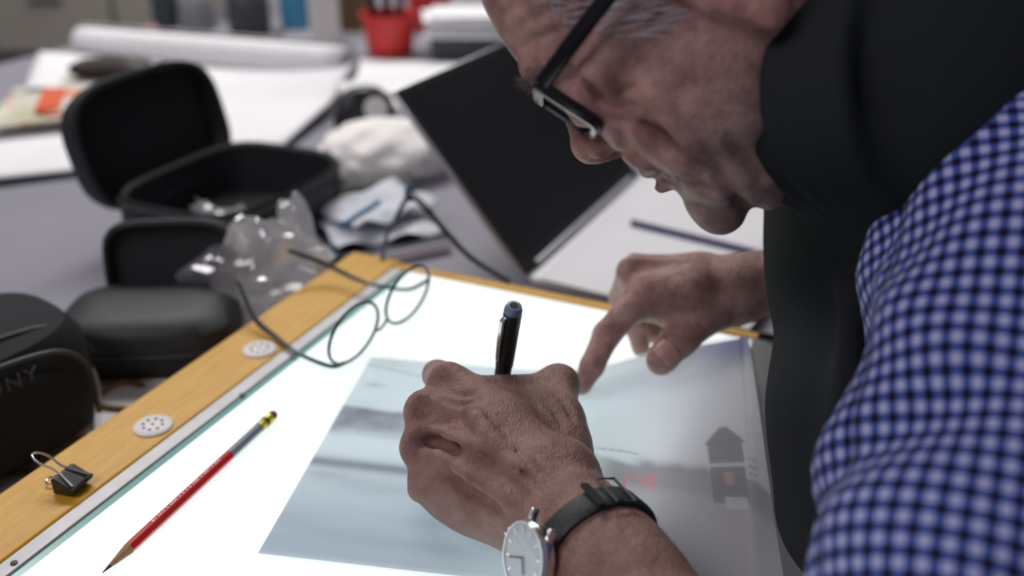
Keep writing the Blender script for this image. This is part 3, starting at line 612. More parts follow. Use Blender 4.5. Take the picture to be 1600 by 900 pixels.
for k in range(7):
    rg = np.random.default_rng(60 + k)
    tag(obj('paper_sheet', MB().box(ws + V3(rg.uniform(-.01, .01), .05 + rg.uniform(-.01, .01), .046 + .006 * k + .003), (.165, .13, .005), yaw(8 + rg.uniform(-9, 9))), M_white), ('lowest', 'second lowest', 'third lowest', 'middle', 'third from top', 'second from top', 'topmost')[k] + ' white paper bundle of the pile on the blue grey box', 'paper', 'papers piled on the blue grey box')
bb = P(553, 50, DH); flat('brown_board', rect(bb + V3(0, .02, 0), .085, .02, 4), DH, .16, mat('brown_board', (.20, .12, .06), .7), 'brown board standing left of the red cups', 'board')
wb = P(510, 62, DH); flat('white_carton', rect(wb, .065, .05, 6), DH, .14, M_whitepl, 'white carton between brown board and blue bottle', 'carton', .003)
def bottle(px, py, r, h, m, label, name='bottle', cat='bottle', capm=None, hook=None):
    c = P(px, py, DH); t = thing(name, c, label, cat)
    obj('bottle_body', MB().lathe([(r * .9, 0), (r, .006), (r, h * .72), (r * .8, h * .82), (r * .4, h * .88), (r * .4, h * .93)], c, n=28), m, t)
    obj('cap', MB().lathe([(r * .46, h * .92), (r * .46, h), (r * .3, h * 1.01)], c, n=24), capm or M_whitepl, t)
bottle(463, 42, .035, .16, mat('blue_bottle', (.07, .30, .52), .35), 'light blue bottle beside the white carton')
bottle(262, 42, .030, .15, mat('slate_bottle', (.05, .07, .08), .3), 'dark slate bottle behind the paper roll', capm=M_blackpl)
bottle(312, 45, .040, .11, mat('grey_bottle', (.26, .27, .28), .4), 'stout grey bottle behind the paper roll', capm=M_dkgrey)
bottle(392, 52, .048, .12, mat('dark_jar', (.055, .06, .065), .35), 'wide dark jar behind the paper roll', capm=M_dkgrey)
slab('yellow_pad', ((330, 34), (415, 30), (420, 5), (340, 6)), DH + .1305, .012, mat('yellow_pad', (.62, .50, .08), .6), 'yellow pad lying on top of the dark jar', 'pad')
tag(obj('pink_eraser', MB().rings([(.018, .010, 0, 3), (.02, .012, .005, 3), (.018, .010, .014, 3)], P(236, 52, DH), yaw(10), 24), mat('pink_rubber', (.55, .25, .22), .7)), 'pink eraser in front of the dark slate bottle', 'eraser')
tag(obj('brush', MB().tube([P(405, 70, DH + .004), P(440, 52, DH + .004)], [.006, .004], 10), mat('brown_bristle', (.10, .06, .04), .8)), 'short brown brush in front of the dark jar', 'brush')
# cabinet beyond the desk
cb = thing('storage_cabinet', (-2.0, 3.9, FL), 'grey storage cabinet with beige drawers beyond the desk', 'cabinet')
obj('cabinet_body', MB().box((-1.9, 3.95, FL + .34), (1.9, .5, .68)), mat('cabinet_grey', (.17, .175, .185), .6), cb, bevel=.005)
for k in range(4):
    for r in range(2):
        dr = obj('drawer', MB().box((-2.6 + k * .46, 3.69, FL + .2 + r * .3), (.44, .02, .25)), mat('drawer_beige', (.40, .37, .32) if r == 1 else (.24, .25, .26), .6), cb, bevel=.004)
        sub('handle', MB().tube([V3(-2.66 + k * .46, 3.672, FL + .26 + r * .3), V3(-2.54 + k * .46, 3.672, FL + .26 + r * .3)], .007, 8), M_dkgrey, dr, cb)
# ---------------------------------------------------------------- the man
# head frame: a = chin to crown, b = facing direction, l = his left; origin under the chin, millimetres
RT, UPC = V3(1, 0, 0), V3(0, SP, CP)
hw = nrm(ray(1000, 180)); h_r = nrm(RT - hw * (RT @ hw)); h_u = nrm(UPC - hw * (UPC @ hw))
HA = nrm(-.80 * h_r + .60 * h_u); HB = nrm(-.60 * h_r - .80 * h_u); HL = -hw
HO = PD(1145, 353, .55); YAW = math.radians(5); HB, HL = HB * math.cos(YAW) - HL * math.sin(YAW), HL * math.cos(YAW) + HB * math.sin(YAW); HR = np.stack([HA, HB, HL], 1)
def H(a, b, l=0.0): return HO + HR @ (V3(a, b, l) / 1000)
A_ = [-14, -6, 2, 10, 20, 30, 40, 49, 59, 66, 75, 85, 95, 105, 116, 126, 137, 150, 164, 183, 200, 213, 222, 228]
BF = [-34, -16, -2, 5, 6.5, 5, 2, -1, 1, 2, 1, -1, -3, -5, -7, -4, -1, -3, -8, -18, -35, -55, -78, -95]
BB = [-40, -46, -52, -60, -78, -100, -125, -145, -160, -166, -172, -176, -180, -184, -187, -189, -190, -189, -185, -176, -163, -148, -130, -108]
BC = [-37, -31, -29, -32, -40, -50, -57, -62, -66, -68, -70, -72, -76, -82, -88, -92, -95, -98, -100, -101, -102, -102, -102, -101]
WW = [3, 16, 25, 32, 41, 48, 54, 58, 61, 63, 65.5, 67.5, 69, 70, 71, 72.5, 74, 75, 75, 71, 62, 50, 34, 8]
fBF, fBB, fBC, fWW = [smooth_curve(A_, t) for t in (BF, BB, BC, WW)]
def head_loft(X):
    Y = ((X - HO) @ HR) * 1000; a = Y[:, 0]; ac = np.clip(a, -14, 228)
    bf, bb, bc, ww = fBF(ac), fBB(ac), fBC(ac), fWW(ac)
    d = Y[:, 1] - bc; ex = np.where(d > 0, bf - bc, bc - bb); n = np.where(d > 0, 2.35 - .28 * np.exp(-((ac - 90) / 22) ** 2), 2.1)
    q = (np.abs(d / ex) ** n + np.abs(Y[:, 2] / ww) ** n) ** (1 / n); rr = np.sqrt(d * d + Y[:, 2] ** 2)
    f = np.where(q > 1e-3, rr * (1 - 1 / np.maximum(q, 1e-3)), -np.minimum(ex, ww))
    return np.maximum(f * .88, np.maximum(a - 227, -13 - a)) / 1000
S = SDF()
mm = .001
def hell(a, b, l, ra, rb, rl, k=8, op=1, both=True, rot=0):
    for sg in ((1, -1) if both and l else (1,)):
        R = HR
        if rot:
            c, s_ = math.cos(math.radians(rot) * sg), math.sin(math.radians(rot) * sg)
            R = HR @ np.array([[1, 0, 0], [0, c, -s_], [0, s_, c]])
        S.ell(H(a, b, l * sg), V3(ra, rb, rl) * mm, R, k * mm, op)
def hcone(p, q, ra, rb, k=6, op=1, both=True):
    for sg in ((1, -1) if both else (1,)):
        S.cone(H(p[0], p[1], p[2] * sg), H(q[0], q[1], q[2] * sg), ra * mm, rb * mm, k * mm, op)
S.fn(head_loft, .006)
# brow, sockets, lids
hcone((131, -6, 8), (134, -9, 34), 8, 7, 10); hcone((134, -9, 34), (127, -22, 50), 7, 6, 10)
hell(113, 5, 30, 11, 13, 14, 10, -1)
hell(113, -13, 31, 12.5, 14, 14, 3)                       # eyeball under the lids
hcone((117.5, -4, 20), (117, -7, 42), 3, 2.6, 4); hcone((108, -2, 22), (107, -5, 40), 2.6, 2.4, 4)
hcone((112, .5, 22), (111.5, -1.5, 41), 1.3, 1.2, 1.5, -1)  # lid line
hell(101, -6, 33, 6, 9, 15, 8)                            # bag under the eye
# nose
hcone((119, -5, 0), (104, 2, 0), 7, 7.5, 8, both=False); hcone((104, 2, 0), (92, 11, 0), 7.5, 9.8, 6, both=False)
hell(88.5, 12.5, 0, 9, 9, 10, 5)
hell(84, 4, 13, 7.5, 10, 6.2, 5); hcone((82, 12, 0), (72, 3, 0), 4.5, 4, 4, both=False)
hell(77.5, 6, 6.6, 3.6, 5.2, 3.4, 2, -1)
hcone((90, -5, 18.5), (77, -4, 21.5), 1.6, 1.8, 4, -1)      # crease round the nostril wing
# cheeks, folds, mouth, chin
hell(92, -24, 44, 18, 15, 15, 18); hell(72, -14, 32, 19, 13, 13, 14)
hcone((84, -9, 28), (66, -10, 33), 6, 7.2, 9); hcone((66, -8, 33), (42, -16, 38), 7.5, 7, 10); hcone((88, -2.5, 21), (62, -.6, 26.5), 2.2, 2.6, 4, -1); hcone((62, -.6, 26.5), (42, -4.5, 33), 2.6, 2.2, 4, -1); hcone((42, -4.5, 33), (26, -13, 41), 2.2, 1.6, 4, -1)
hcone((57, 1.5, 0), (54, -5, 23), 5.2, 3.4, 5); hcone((56.5, 2.2, 5), (53.5, -3.5, 18), 4.6, 3.6, 4)
hcone((44, 4.0, 0), (46.5, -6, 22), 5.4, 3.2, 4)
hcone((49.7, 7.5, 0), (49.5, -4, 26), 1.5, 1.7, 2.2, -1)
hcone((63, 6.5, 0), (70, 6.5, 0), 2, 2, 4, -1, False)
hcone((48, -7, 29), (34, -9, 32), 1.6, 1.2, 5, -1)
hell(35, 9.5, 0, 4, 4, 16, 7, -1)
hell(14, -3, 0, 15, 13, 20, 8); hell(10, -3, 8, 11, 11, 12, 6)
hell(30, -28, 40, 22, 20, 13, 14); hell(12, -36, 30, 15, 20, 14, 12); hell(2, -31, 8, 13, 16, 24, 8)
hcone((34, -16, 43), (18, -18, 37), 1.6, 2.2, 6, -1); hcone((18, -18, 37), (-2, -15, 22), 2.4, 3.5, 7, -1); hcone((-2, -15, 22), (-5, -13, 0), 3.5, 3.5, 7, -1)        # jowl crease
hell(60, -50, 58, 34, 20, 8, 16); hell(108, -42, 64, 9, 24, 8, 12); hell(150, -30, 70, 22, 22, 7, 12, -1)
for q in ((112, -25, 58), (106, -27, 58), (118, -27, 58)): hcone(q, (q[0] + (q[0] - 112) * .6, q[1] - 14, 63), .8, .5, 2.5, -1)
for a0 in (157, 168, 178): hcone((a0, fBF(a0) - .2, 0), (a0 + 2, fBF(a0) - 12, 36), 1, .8, 3, -1)
# ears
for sg in (1, -1):
    E_ = lambda a, b, l: H(a, b, l * sg)
    S.ell(E_(86, -97, 69), V3(26, 17, 5) * mm, HR @ np.array([[1, 0, 0], [0, math.cos(.35 * sg), -math.sin(.35 * sg)], [0, math.sin(.35 * sg), math.cos(.35 * sg)]]), .006)
    hx = catmull([E_(84, -83, 72), E_(100, -80, 74), E_(113, -88, 78), E_(116, -103, 82), E_(104, -117, 84), E_(86, -116, 82), E_(70, -106, 78), E_(58, -97, 73)], 3)
    S.chain(hx, np.linspace(.0032, .0042, len(hx)), .003); S.ell(E_(58.5, -96, 73), V3(8, 7, 4.4) * mm, HR, .005)
    S.ell(E_(85, -93, 77), V3(12, 8, 6) * mm, HR, .003, -1); S.cone(E_(88, -108, 82), E_(104, -104, 82), .0028, .0024, .003, -1)
    S.ell(E_(84, -82, 73), V3(6, 3.5, 4) * mm, HR, .003)
# neck and trunk
NB = V3(.262, .622, .245)
S.cone(H(70, -108), NB, .056, .064, .03); S.cone(H(30, -62), V3(.245, .60, .21), .03, .05, .03)
SL, EL = V3(.262, .445, .225), V3(.152, .205, .052)
WL0 = P(862, 790, .058)
SR, ER = V3(.275, .80, .225), V3(.415, .885, .075)
S.cone(SL, SR, .056, .056, .05)
TRUNK = [(V3(.300, .62, .19), V3(.335, .62, .05), .112, .118), (V3(.300, .545, .13), V3(.337, .535, .03), .095, .10), (V3(.315, .70, .13), V3(.374, .70, .03), .095, .105),
         (uv(.555, .097, .02), uv(.56, .105, -.08), .100, .115), (uv(.70, .107, .02), uv(.70, .11, -.08), .100, .115), (uv(.56, .095, -.08), uv(.57, .18, -.22), .115, .115), (uv(.70, .10, -.08), uv(.69, .18, -.22), .115, .115)]
for a, b, ra, rb in TRUNK: S.cone(a, b, ra, rb, .06)
FOLDS = [([V3(.19, .50, .17), V3(.19, .47, .08), V3(.205, .45, -.02)], .006, 1), ([V3(.215, .46, .19), V3(.225, .42, .10), V3(.24, .40, 0)], .005, -1)]
LSLEEVE = [SL + V3(-.014, .060, .026), SL + V3(.000, .022, .012), SL * .72 + EL * .28 + V3(-.004, 0, 0), SL * .35 + EL * .65, EL + V3(.008, -.004, .002), EL + (WL0 - EL) * .18, EL + (WL0 - EL) * .34]
LSRAD = [.060, .076, .074, .070, .064, .056, .048]
LFOLDS = [(.25, .285, .10, -.016, .05), (.1, .43, -.05, .013, .06), (-.5, .20, .12, .009, .03), (-.2, .58, .10, -.012, .02), (0, .42, .05, -.010, .025), (.3, .52, -.06, .008, .03), (-.4, .60, .08, -.008, .02), (.2, .70, .05, .006, .02), (0, .30, -.08, .006, .03)]
WATCH_F = .845; WATCH_N = V3(-.74, -.55, .30)
PEN_TIP, PEN_END = V3(-.0150, .600, .0028), V3(.0012, .5645, .132)

# ---- left hand, writing
WL = P(862, 790, .058)                                  # left wrist
wl_dir = nrm(WL - EL)
S.chain([SL, (SL + EL) / 2, EL], [.052, .046, .04], .03); S.chain([EL, EL + (WL - EL) * .35, EL + (WL - EL) * .8, WL], [.04, .041, .029, .0255], .02)
wl_up = nrm(V3(-.62, -.45, .62)); wl_side = nrm(np.cross(wl_dir, wl_up))       # back of the wrist looks left and up
S.chain([EL + (WL - EL) * .72 + wl_side * .006, WL + wl_side * .011], [.027, .021], .012); S.chain([EL + (WL - EL) * .72 - wl_side * .006, WL - wl_side * .011], [.027, .021], .012)
mcp = [P(700, 603, .082), P(665, 647, .072), P(657, 702, .056), P(668, 757, .040)]
carp = [P(872, 745, .067), P(850, 760, .067), P(830, 775, .060), P(812, 790, .050)]
for i, (c, m) in enumerate(zip(carp, mcp)):
    S.chain([WL + (c - WL) * .5, c, (c + m) / 2, m], [.019, .0185, .0155, [.0125, .0125, .0118, .011][i]], .012)
dn = V3(0, .012, -.02)
S.cone((carp[1] + mcp[1]) / 2 + dn, (carp[2] + mcp[2]) / 2 + dn, .022, .02, .02)
S.cone(P(800, 812, .034), P(705, 780, .026), .0175, .0135, .016)               # heel of the hand on its little finger side
S.cone(P(840, 800, .04), P(745, 760, .03), .019, .017, .016)
lf = [[mcp[0], V3(-.052, .598, .058), V3(-.038, .603, .038), V3(-.0225, .597, .026)],
      [mcp[1], V3(-.060, .566, .042), V3(-.042, .585, .024), V3(-.022, .589, .017)],
      [mcp[2], V3(-.061, .545, .028), V3(-.044, .557, .014), V3(-.026, .552, .012)],
      [mcp[3], V3(-.058, .520, .020), V3(-.044, .530, .0115), V3(-.03, .522, .0105)]]
lf = [[q + UP * .003 if k else q for k, q in enumerate(f)] for f in lf]
lr = [[.0118, .0102, .0088, .0076], [.0122, .0104, .009, .0078], [.0112, .0098, .0086, .0076], [.0102, .0088, .0078, .007]]
for f, r in zip(lf, lr): S.chain(f, r, .0035)
for m, r in zip(mcp, (.0105, .0108, .0098, .009)): S.ell(m + UP * .004, V3(r, r, r), None, .009)   # knuckles
th = [P(886, 735, .052), P(874, 655, .062), P(874, 603, .060), V3(.009, .592, .044)]
S.cone(carp[0], th[0], .019, .017, .014); S.chain(th, [.0165, .0135, .0122, .0092], .006); S.ell(th[2] + UP * .002, V3(.0125, .0125, .0125), None, .006)
S.cone((th[0] + th[1]) / 2, (carp[0] + mcp[0]) / 2, .013, .013, .018); S.cone(th[1], (carp[0] + mcp[0] * 2) / 3, .0095, .011, .016); S.cone(P(862, 606, .062), P(730, 612, .077), .010, .0105, .012)   # web
for i in range(4):                                                         # tendons fanning to the knuckles
    a, b = carp[i] + UP * .015, mcp[i] + UP * .0085
    S.cone(a * .75 + b * .25, b, .003, .0034, .008)
for i in range(3):                                                         # valleys between the knuckles
    g = (mcp[i] + mcp[i + 1]) / 2; c = (carp[i] + carp[i + 1]) / 2
    S.cone(g + UP * .0165, g * .68 + c * .32 + UP * .022, .005, .003, .012, -1)

S.cone(P(845, 645, .063), P(735, 640, .075), .013, .013, .014)
for q in ([P(800, 735, .077), P(770, 700, .084), P(745, 650, .090)], [P(770, 700, .084), P(725, 690, .082), P(690, 672, .081)], [P(785, 770, .068), P(735, 745, .068), P(700, 728, .063)], [P(850, 720, .078), P(840, 680, .078), P(850, 650, .074)]): S.chain(catmull(q, 4), [.0017] * 9, .005)   # veins
# ---- right hand, holding the sheet
WR = P(1222, 440, .083)
S.chain([SR, (SR + ER) / 2, ER], [.052, .046, .04], .03); S.chain([ER, ER + (WR - ER) * .35, ER + (WR - ER) * .85, WR], [.04, .04, .027, .0245], .02)
rm = [P(1008, 458, .076), V3(.096, .722, .082), V3(.103, .744, .076), V3(.115, .760, .064)]
rc = [P(1155, 452, .076), P(1170, 440, .082), P(1180, 436, .078), P(1190, 436, .07)]
for i, (c, m) in enumerate(zip(rc, rm)): S.chain([WR + (c - WR) * .5, c, (c + m) / 2, m], [.02, .019, .0155, [.0128, .0122, .0115, .0105][i]], .01)
rf = [[rm[0], P(948, 523, .046), P(925, 572, .027), P(909, 604, .0115)],
      [rm[1], V3(.092, .748, .046), V3(.1045, .737, .024), V3(.108, .728, .009)],
      [rm[2], V3(.104, .772, .042), V3(.116, .76, .020), V3(.121, .75, .009)],
      [rm[3], V3(.118, .785, .034), V3(.128, .775, .017), V3(.133, .765, .009)]]
rr_ = [[.0125, .0108, .0095, .0072], [.0118, .0104, .0092, .0078], [.0112, .0098, .0086, .0076], [.0102, .0088, .0078, .007]]
for f, r in zip(rf, rr_): S.chain(f, r, .0035)
rt = [P(1165, 462, .064), P(1118, 480, .062), P(1064, 530, .048), P(1032, 564, .036)]
S.cone(rc[0], rt[0], .019, .018, .014); S.chain(rt, [.019, .0155, .0125, .0108], .007); S.ell(P(1036, 560, .037), V3(.0115, .0115, .0105), None, .004)
S.cone((rt[0] + rt[1]) / 2, rm[0] * .55 + rc[0] * .45, .013, .014, .02); S.cone(rt[1] + V3(0, .012, -.004), rm[1] * .6 + rc[1] * .4 - UP * .014, .012, .014, .018)
S.cone(P(1030, 482, .068) + V3(0, .018, 0), P(1085, 500, .055) + V3(0, .012, 0), .0185, .018, .014); S.cone(P(1012, 495, .058) + V3(0, .022, 0), P(1050, 505, .05) + V3(0, .03, 0), .013, .014, .01)
for i in range(4): S.cone(rc[i] * .6 + rm[i] * .4 + UP * .0125, rm[i] + UP * .0085, .003, .0034, .008)
for i in range(3):
    g = (rm[i] + rm[i + 1]) / 2; c = (rc[i] + rc[i + 1]) / 2
    S.cone(g + UP * .0155, g * .6 + c * .4 + UP * .021, .005, .004, .01, -1)

# wrinkles, each laid on the skin where the sight line of a photographed crease meets it
def skin_hit(px, py, d0=.40, d1=.68):
    t = np.linspace(d0, d1, 281); r = ray(px, py); f = S(V3(0, 0, CAM_H) + t[:, None] * r); i = np.nonzero(f < 0)[0]
    return V3(0, 0, CAM_H) + r * t[i[0]] if len(i) else None
CREASES = [  # (points, radius mm, blend mm, +1 ridge or -1 crease)
    ([(968, 205), (983, 238), (1010, 262), (1045, 277), (1085, 291), (1112, 303)], 1.9, 4, -1), ([(1108, 248), (1128, 276), (1148, 303), (1164, 326)], 1.7, 5, -1),
    ([(1036, 283), (1054, 288), (1076, 298)], 1.2, 2.5, -1), ([(952, 152), (972, 142), (992, 138)], 1.0, 2.5, -1), ([(955, 166), (975, 164), (998, 168)], 1.0, 2.5, -1), ([(955, 182), (975, 188), (994, 200)], 1.0, 2.5, -1),
    ([(898, 116), (925, 132), (942, 160)], 1.5, 4, -1), ([(906, 106), (938, 122), (958, 150)], 1.8, 5, 1), ([(1000, 192), (1036, 212), (1074, 240), (1100, 268)], 1.2, 5, -1), ([(992, 204), (1030, 232), (1068, 262)], 2.2, 8, 1),
    ([(782, 22), (815, 8)], 1.0, 3, -1), ([(796, 52), (835, 30), (868, 14)], 1.1, 3, -1), ([(806, 76), (845, 58), (880, 44)], 1.0, 3, -1), ([(1140, 215), (1170, 252), (1196, 284)], 1.4, 5, -1), ([(1060, 312), (1082, 322), (1104, 324)], 1.2, 4, -1),
    ([(966, 208), (974, 230), (962, 246)], 1.3, 2.5, -1), ([(1020, 150), (1060, 190), (1090, 230)], 1.6, 10, 1),
    ([(655, 702), (700, 722), (755, 757), (800, 788)], 2.4, 7, 1), ([(672, 690), (700, 694), (716, 704)], 1.2, 6, -1), ([(690, 735), (735, 765), (780, 795)], 1.8, 7, -1), ([(735, 640), (775, 690), (812, 735)], 1.8, 8, 1),
    ([(795, 722), (822, 742), (846, 768)], .6, 3, -1), ([(806, 706), (836, 728), (862, 754)], .6, 3, -1), ([(822, 694), (852, 716), (876, 742)], .6, 3, -1), ([(780, 738), (806, 760), (828, 786)], .6, 3, -1), ([(838, 684), (866, 704), (890, 730)], .6, 3, -1),
    ([(850, 622), (868, 644), (878, 668)], 1.0, 3, -1), ([(866, 612), (884, 632), (894, 656)], 1.0, 3, -1), ([(700, 612), (722, 618), (742, 616)], .6, 3, -1), ([(690, 624), (716, 632), (740, 630)], .6, 3, -1), ([(672, 660), (690, 662), (704, 658)], .6, 3, -1), 
    ([(1052, 528), (1066, 536), (1076, 548)], .9, 2.5, -1), ([(1058, 520), (1074, 530), (1084, 542)], .9, 2.5, -1), ([(940, 512), (952, 520), (962, 530)], .8, 2.5, -1), ([(1030, 430), (1070, 424), (1120, 418)], 1.6, 6, 1), ([(1120, 450), (1150, 440), (1180, 440)], 1.8, 6, 1)]
laid = []
for pts, r_, k_, op in CREASES:
    q = [skin_hit(*p) for p in catmull(pts, 3)]; q = [p for p in q if p is not None]; laid.append((q, r_, k_, op))
for q, r_, k_, op in laid:
    if len(q) > 1: S.chain(q, [r_ * mm * (.55 + .45 * math.sin(math.pi * (i + .5) / len(q))) for i in range(len(q))], k_ * mm, op)
q = skin_hit(946, 242)
if q is not None: S.ell(q, V3(2.2, 4.2, 2.6) * mm, HR, .0025, -1)
BV, BQ = S.mesh((-.22, .1, -.40), (.56, 1.0, .48), .0017)
vol = np.einsum('ij,ij->i', BV[BQ[:, 0]], np.cross(BV[BQ[:, 1]], BV[BQ[:, 2]])).sum()
if vol < 0: BQ = BQ[:, ::-1]
BV = relax(BV, BQ, n=2)

# skin colouring that belongs to the skin itself: lips, flush, beard shadow, knuckles
def near(c, r): return np.exp(-(((BV - c) ** 2).sum(1)) / (r * r))
HYv = ((BV - HO) @ HR) * 1000; onhead = smoothstep(.06, .0, np.maximum(0, -HYv[:, 0] - 20) * .001)
lips = np.exp(-(((HYv[:, 0] - 48.5) / 6.5) ** 4)) * smoothstep(-9, -2, HYv[:, 1]) * (np.abs(HYv[:, 2]) < 24) * (HYv[:, 1] < 20)
flush = near(H(90, 10), .02) + .7 * near(H(88, -12, 46), .03) + .7 * near(H(88, -12, -46), .03) + .8 * near(H(70, -100, 78), .04) + .35 * near(H(155, -20, 40), .04)
for m in mcp: flush += .35 * near(m + UP * .006, .013)
for m in rm + [f[1] for f in rf] + [rf[0][2], rf[0][3]]: flush += .5 * near(m, .014)
flush += .6 * near(th[2], .014) + .5 * near(rt[2], .014) + .5 * near(lf[0][1], .014)
beard = smoothstep(66, 44, HYv[:, 0]) * smoothstep(-18, 2, HYv[:, 0]) * (HYv[:, 1] > -85) * smoothstep(8, -8, np.abs(HYv[:, 0] - 48) * -1 + 4) * (HYv[:, 1] < 40) * (np.abs(HYv[:, 2]) < 80)
forearm = np.clip(np.maximum(smoothstep(.12, .02, np.linalg.norm(BV - WL, axis=1)), smoothstep(.2, .05, np.linalg.norm(BV - WR, axis=1))), 0, 1)

def skin_material():
    m = mat('skin', (.36, .20, .15), .42, sss=.10, spec=.5)
    nt = m.node_tree; b = nt.nodes['Principled BSDF']; tc = N(m, 'ShaderNodeTexCoord')
    at = N(m, 'ShaderNodeVertexColor', layer_name='skin_tone'); sp = N(m, 'ShaderNodeSeparateColor'); L(m, at.outputs[0], sp.inputs[0])
    n1 = N(m, 'ShaderNodeTexNoise'); n1.inputs['Scale'].default_value = 55; n1.inputs['Detail'].default_value = 7; n1.inputs['Roughness'].default_value = .65; L(m, tc.outputs['Object'], n1.inputs['Vector'])
    r = N(m, 'ShaderNodeValToRGB'); r.color_ramp.elements[0].position = .32; r.color_ramp.elements[1].position = .68
    r.color_ramp.elements[0].color = (.21, .105, .095, 1); r.color_ramp.elements[1].color = (.57, .365, .305, 1); L(m, n1.outputs['Fac'], r.inputs[0])
    def mix(src, col, fac):
        x = N(m, 'ShaderNodeMix', data_type='RGBA'); x.inputs[7].default_value = (*col, 1); L(m, src, x.inputs[6]); L(m, fac, x.inputs[0]); return x.outputs[2]
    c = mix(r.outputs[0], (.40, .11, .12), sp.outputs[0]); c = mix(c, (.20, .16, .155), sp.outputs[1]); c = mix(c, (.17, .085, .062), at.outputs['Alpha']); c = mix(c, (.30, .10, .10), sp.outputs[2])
    L(m, c, b.inputs['Base Color'])
    # fine creases: stretched cells plus pores
    v = N(m, 'ShaderNodeTexVoronoi', feature='DISTANCE_TO_EDGE'); v.inputs['Scale'].default_value = 520
    mp = N(m, 'ShaderNodeMapping'); mp.inputs['Rotation'].default_value = (.3, .2, math.radians(-40)); mp.inputs['Scale'].default_value = (1, .30, .7)
    nd = N(m, 'ShaderNodeTexNoise'); nd.inputs['Scale'].default_value = 120; L(m, tc.outputs['Object'], nd.inputs['Vector'])
    ad = N(m, 'ShaderNodeVectorMath', operation='MULTIPLY_ADD'); ad.inputs[1].default_value = (.006, .006, .006); L(m, nd.outputs['Color'], ad.inputs[0]); L(m, tc.outputs['Object'], ad.inputs[2])
    L(m, ad.outputs[0], mp.inputs[0]); L(m, mp.outputs[0], v.inputs['Vector'])
    n2 = N(m, 'ShaderNodeTexNoise'); n2.inputs['Scale'].default_value = 260; n2.inputs['Detail'].default_value = 6; n2.inputs['Roughness'].default_value = .7; L(m, tc.outputs['Object'], n2.inputs['Vector'])
    s2 = N(m, 'ShaderNodeMath', operation='MINIMUM'); s2.inputs[1].default_value = .22; L(m, v.outputs['Distance'], s2.inputs[0])
    s3 = N(m, 'ShaderNodeMath', operation='MULTIPLY_ADD'); s3.inputs[1].default_value = .8; L(m, s2.outputs[0], s3.inputs[0]); L(m, n2.outputs['Fac'], s3.inputs[2])
    bp = N(m, 'ShaderNodeBump'); bp.inputs['Strength'].default_value = .75; bp.inputs['Distance'].default_value = .0016; L(m, s3.outputs[0], bp.inputs['Height']); L(m, bp.outputs[0], b.inputs['Normal'])
    return m
M_skin = skin_material()
man = thing('person', (.40, .62, -.33), 'man in black vest and blue gingham shirt bent over the light table, writing', 'person')
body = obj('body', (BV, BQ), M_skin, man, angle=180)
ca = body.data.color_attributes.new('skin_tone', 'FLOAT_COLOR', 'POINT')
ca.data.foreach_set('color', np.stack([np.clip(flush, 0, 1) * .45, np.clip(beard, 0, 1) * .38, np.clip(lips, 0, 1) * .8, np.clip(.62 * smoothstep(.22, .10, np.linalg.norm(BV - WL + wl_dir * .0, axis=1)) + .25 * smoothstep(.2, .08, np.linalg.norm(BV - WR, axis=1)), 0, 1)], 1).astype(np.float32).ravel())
# ---------------------------------------------------------------- clothing
def closed_mesh(S_, lo, hi, res):
    V_, Q_ = S_.mesh(lo, hi, res); v_ = np.einsum('ij,ij->i', V_[Q_[:, 0]], np.cross(V_[Q_[:, 1]], V_[Q_[:, 2]])).sum()
    return relax(V_, Q_[:, ::-1] if v_ < 0 else Q_, n=2), (Q_[:, ::-1] if v_ < 0 else Q_)
M_fleece = mat('black_fleece', (.024, .028, .030), .95, bump=.3, bscale=1600, spec=.12)
G = SDF()
for a, b, ra, rb in TRUNK: G.cone(a, b, ra + .010, rb + .010, .06)
G.cone(SL + V3(.018, .085, .006), SR + V3(0, -.03, .004), .060, .066, .05)
CA = PD(1240, 140, .555); cax = nrm(.60 * -hw + .78 * h_r + .12 * h_u); cln = .055; CB = CA + cax * cln
csx = nrm(-hw - cax * (-hw @ cax)); csy = np.cross(cax, csx)
G.cone(CB, CB * .75 + SL * .25, .048, .038, .05); G.cone(PD(1340, 500, .64), PD(1328, 640, .62), .034, .036, .05); G.cone(PD(1328, 640, .62), PD(1318, 1010, .60), .036, .040, .05); G.cone(CB + h_r * .01, V3(.285, .60, .18), .060, .10, .05); G.cone(CB + h_r * .01, NB + V3(.04, .03, -.03), .060, .09, .05); G.cone(H(20, -62) + h_r * .080 - h_u * .030, V3(.262, .60, .15), .03, .07, .04)
G.cone(NB + V3(-.012, .0, -.006), NB + V3(.03, 0, -.06), .074, .10, .03); G.cone(SR + V3(-.02, -.05, .0), SR + V3(0, -.01, -.01), .068, .064, .04)
for q, r, k_ in FOLDS: G.chain(q, [r] * len(q), .016, k_)
def collar(X):
    Y = X - CA; t = Y @ cax; x = Y @ csx; y = Y @ csy; r = np.sqrt((x / 1.06) ** 2 + (y / .84) ** 2)
    ang = np.arctan2(y, x); rad = .0725 + .006 * smoothstep(-.01, .05, t) + .0015 * np.sin(3 * ang + 1) + .0018 * np.cos(np.clip(t, 0, .05) * 2 * math.pi / .012) * smoothstep(.055, .03, t)
    q0 = np.abs(r - rad) - .0065; q1 = np.abs(t - cln / 2 - .01) - (cln / 2 + .01) + .001 * np.sin(2 * ang)
    return np.sqrt(np.maximum(q0 + .003, 0) ** 2 + np.maximum(q1 + .003, 0) ** 2) + np.minimum(np.maximum(q0, q1) + .003, 0) - .003
GV, GQ = None, None
G.fn(collar, .012)
VV, VQ = closed_mesh(G, (-.05, .2, -.40), (.62, 1.0, .42), .0032)
vest = obj('vest', (VV, VQ), M_fleece, man, angle=180)

